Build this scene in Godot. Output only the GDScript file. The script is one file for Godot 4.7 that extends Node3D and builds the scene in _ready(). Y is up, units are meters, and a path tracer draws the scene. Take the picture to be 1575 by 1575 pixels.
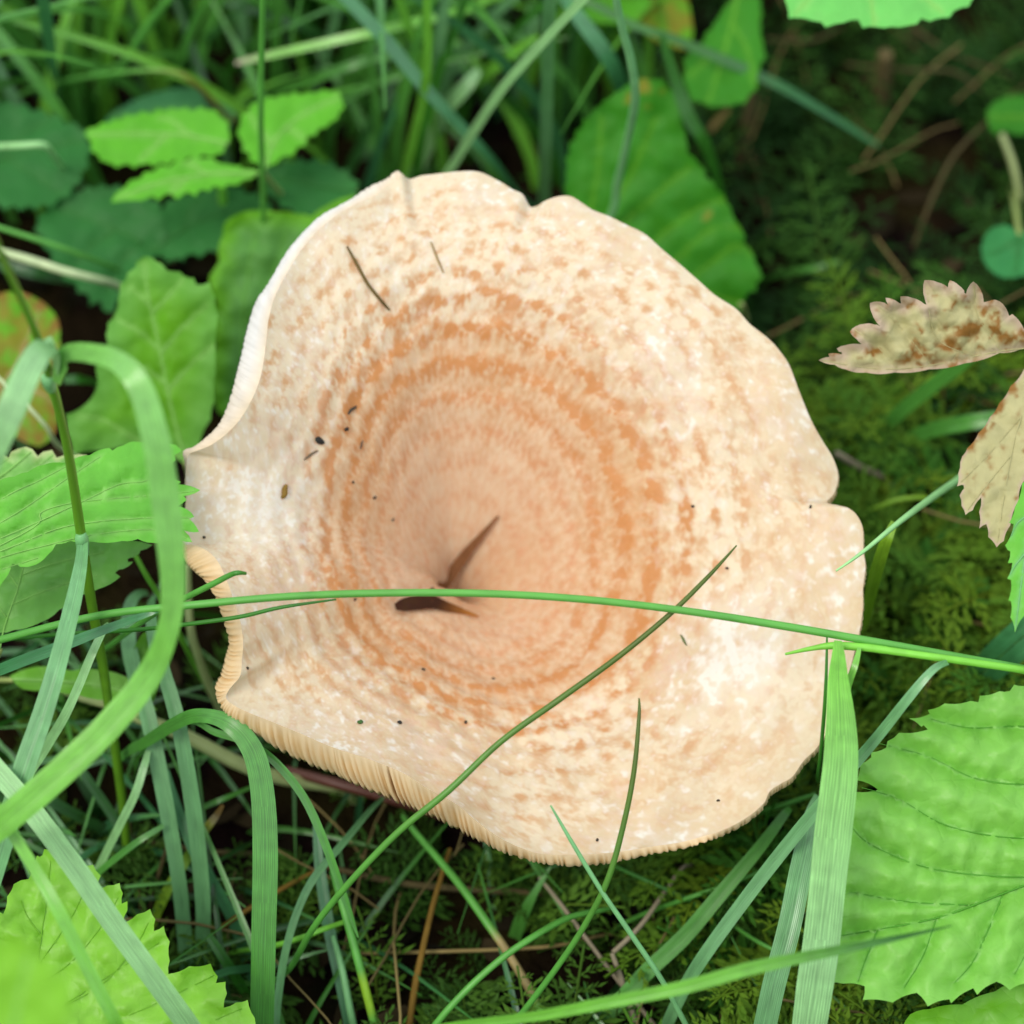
extends Node3D
# A woolly milkcap growing in grass, moss and ground-cover leaves, seen from above at an angle.

const LENS := 66.67            # mm on a 24 mm high sensor
const TANH := 12.0 / LENS      # tangent of half the view angle
const PITCH := 55.0            # degrees the camera looks down
const AIM := Vector3(0.0, 0.06, 0.0)
const AWAY := 0.5              # metres from the aimed point

var cam_at := Vector3.ZERO
var fwd := Vector3.ZERO
var upv := Vector3.ZERO
var right := Vector3.RIGHT
var rng := RandomNumberGenerator.new()
var soft := FastNoiseLite.new()
var cellar := FastNoiseLite.new()
var used := {}
var M := {}

# ---------------------------------------------------------------- helpers

func numbered(called: String) -> String:
	var n: int = used.get(called, 0)
	used[called] = n + 1
	return called if n == 0 else "%s_%03d" % [called, n]


func thing(called: String, label: String, category: String, at := Vector3.ZERO, group := "") -> Node3D:
	var o := Node3D.new()
	o.name = numbered(called)
	o.position = at
	add_child(o, true)
	meta(o, label, category, group)
	return o


func meta(o: Node3D, label: String, category: String, group := "", kind := "") -> void:
	o.set_meta("label", label)
	if category:
		o.set_meta("category", category)
	if group:
		o.set_meta("group", group)
	if kind:
		o.set_meta("kind", kind)


func part(called: String, mesh: Mesh, mat: Material, parent: Node3D = self) -> MeshInstance3D:
	var o := MeshInstance3D.new()
	o.name = numbered(called) if parent == self else called
	o.mesh = mesh
	o.material_override = mat
	o.cast_shadow = GeometryInstance3D.SHADOW_CASTING_SETTING_ON
	parent.add_child(o, true)
	return o


# the point of the place that the photograph shows at pixel (x, y), h millimetres above the soil
func spot(x: float, y: float, h: float) -> Vector3:
	var d := fwd + right * ((x - 787.5) / 787.5 * TANH) + upv * (-(y - 787.5) / 787.5 * TANH)
	return cam_at + d * ((h * 0.001 - cam_at.y) / d.y)


func to_pixel(p: Vector3) -> Vector3:
	var d := p - cam_at
	var z := d.dot(fwd)
	return Vector3(787.5 + d.dot(right) / z / TANH * 787.5, 787.5 - d.dot(upv) / z / TANH * 787.5, z)


func per_pixel(p: Vector3) -> float:      # metres that one pixel covers at this point
	return (p - cam_at).dot(fwd) * TANH / 787.5


func ground_height(x: float, z: float) -> float:
	var mound: float = 0.010 * smoothstep(0.03, 0.10, x) * smoothstep(-0.16, -0.02, z)
	return mound + 0.004 * soft.get_noise_2d(x * 900.0, z * 900.0) + 0.0015 * soft.get_noise_2d(x * 5000.0, z * 5000.0)


# a sheet of rows x cols points; normals are averaged over the faces
func sheet(rows: int, cols: int, v: PackedVector3Array, c: PackedColorArray, uv: PackedVector2Array, closed := false) -> ArrayMesh:
	var idx := PackedInt32Array()
	var last := cols if closed else cols - 1
	for i in rows - 1:
		for j in last:
			var a := i * cols + j
			var b := i * cols + (j + 1) % cols
			var d := a + cols
			var e := b + cols
			idx.append_array(PackedInt32Array([a, b, d, b, e, d]))
	return from_faces(v, c, uv, idx)


func from_faces(v: PackedVector3Array, c: PackedColorArray, uv: PackedVector2Array, idx: PackedInt32Array) -> ArrayMesh:
	var n := PackedVector3Array()
	n.resize(v.size())
	for t in range(0, idx.size(), 3):
		var f := (v[idx[t + 2]] - v[idx[t]]).cross(v[idx[t + 1]] - v[idx[t]])
		n[idx[t]] += f
		n[idx[t + 1]] += f
		n[idx[t + 2]] += f
	for i in n.size():
		n[i] = n[i].normalized() if n[i].length_squared() > 1e-24 else Vector3.UP
	var arr := []
	arr.resize(Mesh.ARRAY_MAX)
	arr[Mesh.ARRAY_VERTEX] = v
	arr[Mesh.ARRAY_NORMAL] = n
	arr[Mesh.ARRAY_COLOR] = c
	arr[Mesh.ARRAY_TEX_UV] = uv
	arr[Mesh.ARRAY_INDEX] = idx
	var m := ArrayMesh.new()
	m.add_surface_from_arrays(Mesh.PRIMITIVE_TRIANGLES, arr)
	return m


# smooth curve through 4-vectors (point and width)
func curve4(p: Array, steps: int) -> Array:
	var out := []
	var n := p.size()
	for i in n - 1:
		var a: Vector4 = p[maxi(i - 1, 0)]
		var b: Vector4 = p[i]
		var c: Vector4 = p[i + 1]
		var d: Vector4 = p[mini(i + 2, n - 1)]
		for k in steps:
			var t := float(k) / steps
			var t2 := t * t
			var t3 := t2 * t
			out.append(0.5 * ((2.0 * b) + (c - a) * t + (2.0 * a - 5.0 * b + 4.0 * c - d) * t2 + (3.0 * b - 3.0 * c + d - a) * t3))
	out.append(p[n - 1])
	return out


func axis_of(pts: Array, i: int) -> Vector3:
	var a: Vector4 = pts[maxi(i - 1, 0)]
	var b: Vector4 = pts[mini(i + 1, pts.size() - 1)]
	var t := Vector3(b.x - a.x, b.y - a.y, b.z - a.z)
	return t.normalized() if t.length() > 1e-9 else Vector3.UP


# a leaf blade of grass: a ribbon that is folded along its middle, with its own ribs in the material
func ribbon(pts: Array, col: Color, tip: Color, roll: float, fold: float, twist := 0.0, origin := Vector3.ZERO, tip_long := 0.45) -> ArrayMesh:
	var v := PackedVector3Array()
	var c := PackedColorArray()
	var uv := PackedVector2Array()
	var along := 0.0
	var shade := rng.randf_range(0.0, 1000.0)
	for i in pts.size():
		var q: Vector4 = pts[i]
		var p := Vector3(q.x, q.y, q.z)
		if i:
			var o: Vector4 = pts[i - 1]
			along += p.distance_to(Vector3(o.x, o.y, o.z))
		var t := axis_of(pts, i)
		var face := Vector3(0.0, 0.88, 0.47).rotated(t, roll + twist * i / pts.size())
		var side := t.cross(face)
		side = side.normalized() if side.length() > 0.05 else t.cross(Vector3.RIGHT).normalized()
		var nrm := side.cross(t)
		var w := maxf(q.w, 0.00012)
		for k in 7:
			var s := (k - 3) / 3.0
			v.append(p + side * (s * w * 0.5) + nrm * (fold * w * (absf(s) - 0.5) - 0.10 * w * s * s) - origin)
			var g := float(i) / pts.size()
			var cc := col.lerp(tip, smoothstep(1.0 - tip_long, 1.0 - tip_long * 0.2, g)) * (1.0 + 0.22 * soft.get_noise_2d(along * 22000.0 + shade, s * 20.0 + shade))
			cc.a = 1.0
			c.append(cc)
			uv.append(Vector2(0.5 + s * 0.5, along * 60.0))
	return sheet(pts.size(), 7, v, c, uv)


# a stalk: a round tapering tube
func tube(pts: Array, col: Color, tip: Color, sides := 8, origin := Vector3.ZERO, band := [], tip_long := 0.5) -> ArrayMesh:
	var v := PackedVector3Array()
	var c := PackedColorArray()
	var uv := PackedVector2Array()
	var along := 0.0
	var shade := rng.randf_range(0.0, 1000.0)
	for i in pts.size():
		var q: Vector4 = pts[i]
		var p := Vector3(q.x, q.y, q.z)
		if i:
			var o: Vector4 = pts[i - 1]
			along += p.distance_to(Vector3(o.x, o.y, o.z))
		var t := axis_of(pts, i)
		var a := t.cross(Vector3(0.31, 0.9, 0.3)).normalized()
		var b := a.cross(t)
		for k in sides:
			var ang := TAU * k / sides
			v.append(p + (a * cos(ang) + b * sin(ang)) * maxf(q.w * 0.5, 0.00006) - origin)
			var own := col.lerp(tip, smoothstep(1.0 - tip_long, 1.0 - tip_long * 0.2, float(i) / pts.size()))
			if band:
				own = own.lerp(C[band[2]], 1.0 - smoothstep(band[1] * 0.6, band[1], absf(float(i) / pts.size() - band[0])))
			var cc := own * (1.0 + 0.2 * soft.get_noise_2d(along * 16000.0 + shade, k * 8.0))
			cc.a = 1.0
			c.append(cc)
			uv.append(Vector2(float(k) / sides, along * 60.0))
	var n := v.size()
	var q0: Vector4 = pts[0]
	var q1: Vector4 = pts[pts.size() - 1]
	for q in [q0, q1]:
		v.append(Vector3(q.x, q.y, q.z) - origin)
		c.append(col if q == q0 else tip)
		uv.append(Vector2.ZERO)
	var m_idx := PackedInt32Array()
	for i in pts.size() - 1:
		for k in sides:
			var a0 := i * sides + k
			var b0 := i * sides + (k + 1) % sides
			m_idx.append_array(PackedInt32Array([a0, b0, a0 + sides, b0, b0 + sides, a0 + sides]))
	for k in sides:
		m_idx.append_array(PackedInt32Array([n, (k + 1) % sides, k]))
		var e := (pts.size() - 1) * sides
		m_idx.append_array(PackedInt32Array([n + 1, e + k, e + (k + 1) % sides]))
	return from_faces(v, c, uv, m_idx)


# traced points [x, y, height mm, width px] into metres; root 1: the first point goes on down into the soil, 2: the last one
func traced(p: Array, root: int, step := 6) -> Array:
	var q := []
	for e in p:
		var w := spot(e[0], e[1], e[2])
		q.append(Vector4(w.x, w.y, w.z, e[3] * per_pixel(w)))
	if root:
		if root == 1:
			q.reverse()
		var a: Vector4 = q[q.size() - 1]
		var b: Vector4 = q[q.size() - 2]
		var run := Vector3(a.x - b.x, 0.0, a.z - b.z)
		run = run.normalized() if run.length() > 1e-5 else Vector3.ZERO
		var g := ground_height(a.x, a.z) - 0.004
		if a.y > g:
			var h: float = a.y - g
			q.append(Vector4(a.x + run.x * h * 0.3, a.y - h * 0.55, a.z + run.z * h * 0.3, a.w * 0.8))
			q.append(Vector4(a.x + run.x * h * 0.36, g, a.z + run.z * h * 0.36, a.w * 0.6))
		if root == 1:
			q.reverse()
	return curve4(q, step)


func base_of(pts: Array, root: int) -> Vector3:
	var q: Vector4 = pts[0] if root != 2 else pts[pts.size() - 1]
	return Vector3(q.x, q.y, q.z)


# one grass blade or stalk as a thing of its own
func blade(label: String, kind: String, col: String, p: Array, o := {}) -> MeshInstance3D:
	var root: int = o.get("root", 2)
	var pts := traced(p, root)
	var at := base_of(pts, root)
	var c: Color = C[col]
	var tip: Color = C[o.get("tip", col)]
	if root == 2:
		pts.reverse()
	var mesh: ArrayMesh
	if kind == "stalk":
		mesh = tube(pts, c, tip, 8, at, o.get("band", []), o.get("tip_long", 0.5))
	else:
		mesh = ribbon(pts, c, tip, o.get("roll", 0.0), o.get("fold", 0.16), o.get("twist", 0.0), at, o.get("tip_long", 0.45))
	var m := part(o.get("name", "grass_leaf" if kind == "blade" else "grass_stalk"), mesh, M[o.get("mat", "blade" if kind == "blade" else "stalk")])
	m.position = at
	meta(m, label, o.get("cat", "grass blade" if kind == "blade" else "grass stalk"), o.get("group", "grass blades around the mushroom" if kind == "blade" else "grass stalks around the mushroom"))
	return m


# a leaf traced by its toothed outline. o: h, gx, gy (height in mm and its slope per 100 px), veins, col, vein, ...
func leaf_into(parent: Node3D, called: String, out_line: Array, veins: Array, o: Dictionary) -> void:
	var poly := PackedVector2Array()
	var mid := Vector2.ZERO
	var raw := []
	for e in out_line:
		raw.append(Vector2(e[0], e[1]))
		mid += Vector2(e[0], e[1])
	mid /= raw.size()
	var gap: float = o.get("gap", 9.0)
	for i in raw.size():
		var a: Vector2 = raw[i]
		var b: Vector2 = raw[(i + 1) % raw.size()]
		var n := maxi(1, int(a.distance_to(b) / gap))
		for k in n:
			var q := a.lerp(b, float(k) / n)
			if k:      # teeth and margins are a little curved
				q += (b - a).orthogonal().normalized() * sin(PI * k / n) * minf(a.distance_to(b) * 0.07, 2.5)
			if poly.size() % 2 and o.has("teeth"):
				q += (q - mid).normalized() * o.teeth + (b - a).normalized() * o.teeth * 0.5
			poly.append(q)
	var vp := []
	for line in veins:
		var l := PackedVector2Array()
		for e in line:
			l.append(Vector2(e[0], e[1]))
		vp.append(l)
	var lo := poly[0]
	var hi := poly[0]
	for q in poly:
		lo = lo.min(q)
		hi = hi.max(q)
	var pts := PackedVector2Array(poly)
	var rough_veins := vp.duplicate(true)
	for l in rough_veins:      # the surface dips to the veins
		var trace := []
		for q in l:
			trace.append(Vector4(q.x, q.y, 0, 0))
		var fine_line := curve4(trace, 8)
		l.clear()
		for q in fine_line:
			l.append(Vector2(q.x, q.y))
		for k in l.size() - 1:
			var n := maxi(1, int(l[k].distance_to(l[k + 1]) / gap))
			for i in n:
				var q: Vector2 = l[k].lerp(l[k + 1], (i + 0.5) / n)
				if Geometry2D.is_point_in_polygon(q, poly):
					pts.append(q)
	var on_veins := pts.size()
	var row := 0
	var y := lo.y + gap * 0.5
	while y < hi.y:
		var x := lo.x + gap * (0.25 if row % 2 else 0.75)
		while x < hi.x:
			var q := Vector2(x, y) + Vector2(rng.randf_range(-1, 1), rng.randf_range(-1, 1)) * gap * 0.18
			if Geometry2D.is_point_in_polygon(q, poly):
				var near := INF
				for i in poly.size():
					near = minf(near, poly[i].distance_squared_to(q))
				for i in range(poly.size(), on_veins):
					near = minf(near, pts[i].distance_squared_to(q))
				if near > gap * gap * 0.3:
					pts.append(q)
			x += gap
		y += gap * 0.87
		row += 1
	var tri := Geometry2D.triangulate_delaunay(pts)
	var idx := PackedInt32Array()
	for t in range(0, tri.size(), 3):
		var ctr := (pts[tri[t]] + pts[tri[t + 1]] + pts[tri[t + 2]]) / 3.0
		if Geometry2D.is_point_in_polygon(ctr, poly):
			var turn := (pts[tri[t + 1]] - pts[tri[t]]).cross(pts[tri[t + 2]] - pts[tri[t]])
			idx.append_array(PackedInt32Array([tri[t], tri[t + 1], tri[t + 2]] if turn > 0 else [tri[t], tri[t + 2], tri[t + 1]]))
	var v := PackedVector3Array()
	var c := PackedColorArray()
	var uv := PackedVector2Array()
	var seed_at := rng.randf_range(0.0, 500.0)
	var col: Color = C[o.col]
	var edge: Color = C[o.get("edge", o.col)]
	for q in pts:
		v.append(leaf_point(q, mid, vp, o) - parent.position)
		var near_edge := INF
		if o.has("edge"):
			for i in poly.size():
				near_edge = minf(near_edge, poly[i].distance_squared_to(q))
		var cc := col * (1.0 + 0.10 * soft.get_noise_2d(q.x * 1.2 + seed_at, q.y * 1.2) + 0.05 * soft.get_noise_2d(q.x * 14.0, q.y * 14.0 + seed_at))
		if o.has("edge"):
			cc = cc.lerp(edge, 1.0 - smoothstep(2.0, o.get("rim", 14.0), sqrt(near_edge)))
		var to_vein := INF
		for l in vp:
			for k in l.size() - 1:
				to_vein = minf(to_vein, Geometry2D.get_closest_point_to_segment(q, l[k], l[k + 1]).distance_squared_to(q))
		cc = cc.lerp(C[o.vein], 0.5 * (1.0 - smoothstep(0.0, 6.0, sqrt(to_vein))))
		if o.has("spots"):
			var s: float = soft.get_noise_2d(q.x * 1.5 + seed_at, q.y * 1.5) + 0.35 * soft.get_noise_2d(q.x * 5.0, q.y * 5.0 + seed_at)
			for b in o.get("blots", []):
				s += b[3] * exp(-(Vector2(b[0], b[1]).distance_squared_to(q)) / (b[2] * b[2]))
			cc = cc.lerp(C[o.spots], clampf(smoothstep(o.get("spot_from", 0.12), o.get("spot_from", 0.12) + o.get("spot_soft", 0.22), s), 0.0, 1.0))
		cc.a = 1.0
		c.append(cc)
		uv.append(q / 300.0)
	var face := part(called, from_faces(v, c, uv, idx), M[o.get("mat", "leaf")], parent)
	for i in vp.size():
		var line := []
		var trace := []
		for k in vp[i].size():
			trace.append(Vector4(vp[i][k].x, vp[i][k].y, 0, 0))
		var fine_line := curve4(trace, 6)
		var n := fine_line.size()
		for k in n:
			var q: Vector4 = fine_line[k]
			var p := leaf_point(Vector2(q.x, q.y), mid, vp, o)
			var wide: float = (o.get("mid_w", 4.0) if i == 0 else o.get("side_w", 2.4)) * lerpf(1.0, 0.35, float(k) / maxf(1.0, n - 1))
			var w := wide * per_pixel(p)
			line.append(Vector4(p.x - parent.position.x, p.y - parent.position.y + w * 0.45 + 0.00012, p.z - parent.position.z, w))
		part("midrib" if i == 0 else "side_vein", tube(line, C[o.vein], C[o.vein], 6), M.vein, face)


func leaf_point(q: Vector2, mid: Vector2, veins: Array, o: Dictionary) -> Vector3:
	var d := q - mid
	var h: float = o.h + o.get("gx", 0.0) * d.x / 100.0 + o.get("gy", 0.0) * d.y / 100.0 + o.get("curl", 0.0) * d.length_squared() / 10000.0
	var near := INF
	var near_mid := INF
	for i in veins.size():
		var l: PackedVector2Array = veins[i]
		for k in l.size() - 1:
			var g := Geometry2D.get_closest_point_to_segment(q, l[k], l[k + 1]).distance_to(q)
			near = minf(near, g)
			if i == 0:
				near_mid = minf(near_mid, g)
	h += o.get("puff", 0.5) * (1.0 - exp(-near / o.get("soft", 14.0))) + o.get("cells", 0.0 if o.get("mat", "leaf") == "leaf_soft" else 0.10) * minf(1.0, near / 20.0) * cellar.get_noise_2d(q.x, q.y) + o.get("keel", 0.0) * minf(near_mid, 150.0) / 100.0
	h += o.get("wave", 0.8) * soft.get_noise_2d(q.x * 0.9 + 40.0, q.y * 0.9)
	return spot(q.x, q.y, h)


func leaf(called: String, label: String, out_line: Array, veins: Array, o: Dictionary) -> Node3D:
	var ctr := Vector2.ZERO
	for e in out_line:
		ctr += Vector2(e[0], e[1]) / out_line.size()
	var foot: Array = o.get("foot", [ctr.x, ctr.y])
	var at := spot(foot[0], foot[1], o.h)
	at.y = ground_height(at.x, at.z)
	var root := thing(called, label, "leaf", at, o.get("group", "leaves of the ground cover"))
	leaf_into(root, "leaf_blade", out_line, veins, o)
	if o.has("stalk"):     # the petiole down to the soil
		var pts := traced(o.stalk, 2)
		part("petiole", tube(pts, C[o.get("stalk_col", "petiole")], C[o.get("stalk_col", "petiole")], 8, at), M.stalk, root)
	return root

# ---------------------------------------------------------------- colours (linear values) and materials

var C := {
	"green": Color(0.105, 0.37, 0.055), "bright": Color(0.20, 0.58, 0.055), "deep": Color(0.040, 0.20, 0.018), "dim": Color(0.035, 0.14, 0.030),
	"glaucous": Color(0.19, 0.47, 0.185), "pale": Color(0.33, 0.66, 0.26), "teal": Color(0.065, 0.27, 0.095), "olive": Color(0.070, 0.115, 0.008), "culm": Color(0.11, 0.27, 0.014),
	"lime": Color(0.26, 0.48, 0.030), "straw": Color(0.34, 0.26, 0.10), "dead": Color(0.13, 0.105, 0.045), "ash": Color(0.40, 0.34, 0.23), "cream": Color(0.45, 0.54, 0.22),
	"ochre": Color(0.25, 0.15, 0.03), "rust": Color(0.25, 0.115, 0.022), "brown": Color(0.021, 0.016, 0.008), "soil": Color(0.010, 0.007, 0.004),
	"leaf_a": Color(0.195, 0.50, 0.066), "leaf_c": Color(0.20, 0.49, 0.030), "leaf_e": Color(0.120, 0.44, 0.028), "leaf_f": Color(0.145, 0.40, 0.060),
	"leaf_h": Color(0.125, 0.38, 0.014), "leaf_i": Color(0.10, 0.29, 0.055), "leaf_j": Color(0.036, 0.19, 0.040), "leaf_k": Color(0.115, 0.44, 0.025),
	"leaf_l": Color(0.042, 0.24, 0.012), "leaf_n": Color(0.13, 0.50, 0.085), "heart": Color(0.040, 0.24, 0.065), "yellow": Color(0.23, 0.23, 0.018),
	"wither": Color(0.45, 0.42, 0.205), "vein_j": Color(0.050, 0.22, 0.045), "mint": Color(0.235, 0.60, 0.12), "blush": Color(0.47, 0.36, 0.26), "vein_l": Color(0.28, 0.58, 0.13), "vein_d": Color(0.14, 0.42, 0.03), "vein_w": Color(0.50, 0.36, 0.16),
	"petiole": Color(0.36, 0.46, 0.14), "petiole_red": Color(0.14, 0.045, 0.03), "white": Color(0.50, 0.62, 0.33), "vein_c": Color(0.17, 0.43, 0.022), "vein_a": Color(0.095, 0.34, 0.03),
}


func tex(im: Image) -> ImageTexture:
	im.generate_mipmaps()
	return ImageTexture.create_from_image(im)


func noise_of(freq: float, octaves: int, number: int, kind := FastNoiseLite.TYPE_SIMPLEX_SMOOTH) -> FastNoiseLite:
	var n := FastNoiseLite.new()
	n.noise_type = kind
	n.frequency = freq
	n.fractal_octaves = octaves
	n.seed = number
	return n


func mat(rough: float, spec: float, back: Color, normal: Texture2D = null, amount := 1.0) -> StandardMaterial3D:
	var m := StandardMaterial3D.new()
	m.vertex_color_use_as_albedo = true
	m.roughness = rough
	m.metallic_specular = spec
	m.cull_mode = BaseMaterial3D.CULL_DISABLED
	if back != Color.BLACK:
		m.backlight_enabled = true
		m.backlight = back
	if normal:
		m.normal_enabled = true
		m.normal_texture = normal
		m.normal_scale = amount
	return m


func make_materials() -> void:
	# ribs that run along a grass blade: pale and dark lines, and their relief
	var ribs := Image.create(128, 256, false, Image.FORMAT_RGB8)
	var rise := Image.create(128, 256, false, Image.FORMAT_RGB8)
	var fine := noise_of(0.03, 3, 11)
	for x in 128:
		for y in 256:
			var s := x / 127.0 * 2.0 - 1.0
			var rib := 0.5 + 0.5 * cos(s * 40.0)
			var g := 0.84 + 0.10 * rib + 0.14 * fine.get_noise_2d(x * 4.0, y * 0.25) - 0.16 * exp(-s * s * 500.0) + 0.05 * exp(-pow(absf(s) - 0.07, 2.0) * 900.0)
			ribs.set_pixel(x, y, Color(g, g, g).clamp())
			var h := clampf(0.5 + 0.3 * (rib - 0.5) + 0.2 * fine.get_noise_2d(x * 5.0, y * 0.3) - 0.3 * exp(-s * s * 300.0), 0.0, 1.0)
			rise.set_pixel(x, y, Color(h, h, h))
	rise.bump_map_to_normal_map(3.0)
	var rib_tex := tex(ribs)
	var rib_nrm := tex(rise)
	M.blade = mat(0.30, 0.6, Color(0.26, 0.36, 0.12), rib_nrm, 0.5)
	M.blade.albedo_texture = rib_tex
	M.blade_matt = mat(0.46, 0.5, Color(0.25, 0.36, 0.15), rib_nrm, 0.5)
	M.blade_matt.albedo_texture = rib_tex
	M.stalk = mat(0.45, 0.5, Color(0.15, 0.2, 0.05), rib_nrm, 0.25)
	M.dry = mat(0.75, 0.25, Color.BLACK, rib_nrm, 0.5)
	M.dry.albedo_texture = rib_tex
	# puckered skin of leaves: fine cells between the smallest veins
	var cells := noise_of(0.021, 1, 5, FastNoiseLite.TYPE_CELLULAR)
	cells.cellular_return_type = FastNoiseLite.RETURN_DISTANCE2_SUB
	cells.cellular_jitter = 0.9
	var pucker := Image.create(512, 512, false, Image.FORMAT_RGB8)
	for x in 512:
		for y in 512:
			var h := clampf(0.15 + 0.75 * pow(clampf((cells.get_noise_2d(x, y) + 1.0) * 1.6, 0.0, 1.0), 0.6) + 0.05 * fine.get_noise_2d(x * 9.0, y * 9.0), 0.0, 1.0)
			pucker.set_pixel(x, y, Color(h, h, h))
	pucker.bump_map_to_normal_map(4.0)
	var pucker_tex := tex(pucker)
	M.leaf = mat(0.48, 0.5, Color(0.36, 0.46, 0.1), pucker_tex, 0.34)
	M.leaf_soft = mat(0.55, 0.33, Color(0.5, 0.64, 0.14), pucker_tex, 0.15)
	M.leaf_dry = mat(0.70, 0.4, Color(0.45, 0.38, 0.25), pucker_tex, 0.6)
	M.vein = mat(0.5, 0.4, Color(0.3, 0.4, 0.1))
	M.moss = mat(0.6, 0.22, Color(0.5, 0.6, 0.15))
	M.litter = mat(0.85, 0.12, Color.BLACK)
	M.speck = mat(0.7, 0.4, Color.BLACK)
	M.gill = mat(0.65, 0.3, Color(0.24, 0.20, 0.15))
	M.stem = mat(0.7, 0.4, Color.BLACK)
	# soil
	M.ground = mat(0.95, 0.1, Color.BLACK)
	var crumbs := NoiseTexture2D.new()
	crumbs.width = 512
	crumbs.height = 512
	crumbs.seamless = true
	crumbs.as_normal_map = true
	crumbs.bump_strength = 12.0
	crumbs.noise = noise_of(0.03, 5, 3)
	M.ground.uv1_triplanar = true
	M.ground.uv1_world_triplanar = true
	M.ground.uv1_scale = Vector3(12, 12, 12)
	M.ground.normal_enabled = true
	M.ground.normal_texture = crumbs


# growth zones of the cap: [place between pit and rim, width, strength]
const RINGS := [[0.06, 0.014, 0.25], [0.12, 0.014, 0.32], [0.18, 0.015, 0.34], [0.245, 0.016, 0.42], [0.31, 0.017, 0.55], [0.375, 0.018, 0.72], [0.445, 0.019, 0.98], [0.525, 0.019, 0.95], [0.605, 0.017, 0.66], [0.68, 0.017, 0.56], [0.755, 0.017, 0.54], [0.83, 0.017, 0.52], [0.905, 0.016, 0.46], [0.98, 0.015, 0.30]]


func make_cap_material() -> StandardMaterial3D:
	var size := 1280
	var im := Image.create(size, size, false, Image.FORMAT_RGB8)
	var bump := Image.create(size, size, false, Image.FORMAT_RGB8)
	var a := noise_of(1.0, 3, 21)
	var b := noise_of(1.0, 2, 22)
	var d := noise_of(1.0, 4, 23)
	var cream := Color(0.68, 0.56, 0.395)
	var buff := Color(0.60, 0.43, 0.25)
	var orange := Color(0.52, 0.225, 0.075)
	var flesh := Color(0.60, 0.315, 0.175)
	var white := Color(0.76, 0.71, 0.63)
	for y in size:
		for x in size:
			var px := (x + 0.5) / size * 2.0 - 1.0
			var py := (y + 0.5) / size * 2.0 - 1.0
			var far := sqrt(px * px + py * py)
			var t := far / 0.8
			if t > 1.24:
				continue
			var cx := px / maxf(far, 0.001)
			var cy := py / maxf(far, 0.001)
			var turn := atan2(py, px)
			var outer := smoothstep(0.40, 0.58, t)
			# long tufts lie outwards near the rim; the pit is finely mottled
			var wool := a.get_noise_3d(cx * 11.0, cy * 11.0, t * 9.0)
			var fibre := lerpf(b.get_noise_2d(px * 50.0, py * 50.0), b.get_noise_3d(cx * 33.0 * maxf(t, 0.5), cy * 33.0 * maxf(t, 0.5), t * 9.0), outer)
			var patch := d.get_noise_2d(px * 2.3 + 7.0, py * 2.3)
			var blot := d.get_noise_3d(cx * 11.0 * maxf(t, 0.3), cy * 11.0 * maxf(t, 0.3), t * 5.0 + 31.0)
			var spot_n := lerpf(a.get_noise_2d(px * 26.0, py * 26.0), a.get_noise_3d(cx * 15.5 * maxf(t, 0.5), cy * 15.5 * maxf(t, 0.5), t * 4.6 + 9.0), outer)
			var wob := 0.010 * a.get_noise_2d(px * 3.0, py * 3.0 + 50.0) + 0.010 * wool + lerpf(0.003, 0.010, outer) * fibre
			var r := t + wob
			var rings := 0.0
			for k in RINGS:
				rings += k[2] * exp(-pow((r - k[0]) / k[1], 2.0))
			var base := lerpf(0.55, 0.12, smoothstep(0.36, 0.68, r))
			var upper := 0.85 + 0.25 * clampf(-py * 1.4 + 0.1, -1.0, 1.0)       # the zones are strongest towards the back
			var o := base + rings * upper * clampf(0.72 + 0.7 * spot_n + 0.5 * fibre + 0.2 * blot, 0.0, 1.3) * 0.72
			o += 1.0 * smoothstep(-0.45, 0.85, spot_n + 0.20 * blot + 0.40 * fibre) * (0.66 + 0.85 * minf(rings, 0.8)) * outer * smoothstep(1.3, 0.72, t)
			o += 0.14 * blot + 0.30 * fibre * lerpf(0.6, 0.8, outer) - 0.20 * smoothstep(0.45, 0.7, t)
			o = clampf(o, 0.0, 1.0)
			var pale := cream.lerp(buff, clampf(0.30 + 1.1 * patch + 0.5 * fibre + 0.3 * sin(turn * 1.0 + 0.6), 0.0, 1.0))
			var deep := orange.lerp(flesh, smoothstep(0.50, 0.22, r + 0.08 * blot + 0.04 * fibre))
			deep = deep.lerp(buff, 0.45 * smoothstep(0.54, 0.80, t))
			var c := pale.lerp(deep, o)
			# bare white patches where the wool lies thick
			var w := smoothstep(-0.1, 0.8, patch + 0.5 * blot + 0.6 * fibre) * smoothstep(0.5, 0.8, t) * 0.40
			for s in [[3.0, 0.76, 0.20, 1.2], [0.53, 0.80, 0.13, 1.35], [-0.42, 0.69, 0.12, 0.6], [1.95, 0.93, 0.12, 0.8]]:
				var da := wrapf(turn - s[0], -PI, PI) * t
				var dt: float = t - s[1]
				w += exp(-(da * da + dt * dt * 1.6) / (s[2] * s[2])) * clampf(0.55 + 0.6 * fibre + 0.5 * blot, 0.0, 1.0) * s[3]
			w += 0.50 * smoothstep(0.05, 0.65, 0.5 * fibre - 0.7 * spot_n) * smoothstep(0.40, 0.62, t)
			c = c.lerp(white, clampf(w, 0.0, 0.9))
			im.set_pixel(x, y, c.linear_to_srgb())
			var h := clampf(0.5 + lerpf(0.18, 0.28, outer) * fibre + 0.15 * wool + 0.14 * spot_n - 0.06 * rings, 0.0, 1.0)
			bump.set_pixel(x, y, Color(h, h, h))
	bump.bump_map_to_normal_map(2.5)
	var m := StandardMaterial3D.new()
	m.albedo_texture = tex(im)
	m.roughness = 0.62
	m.metallic_specular = 0.4
	m.normal_enabled = true
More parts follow.
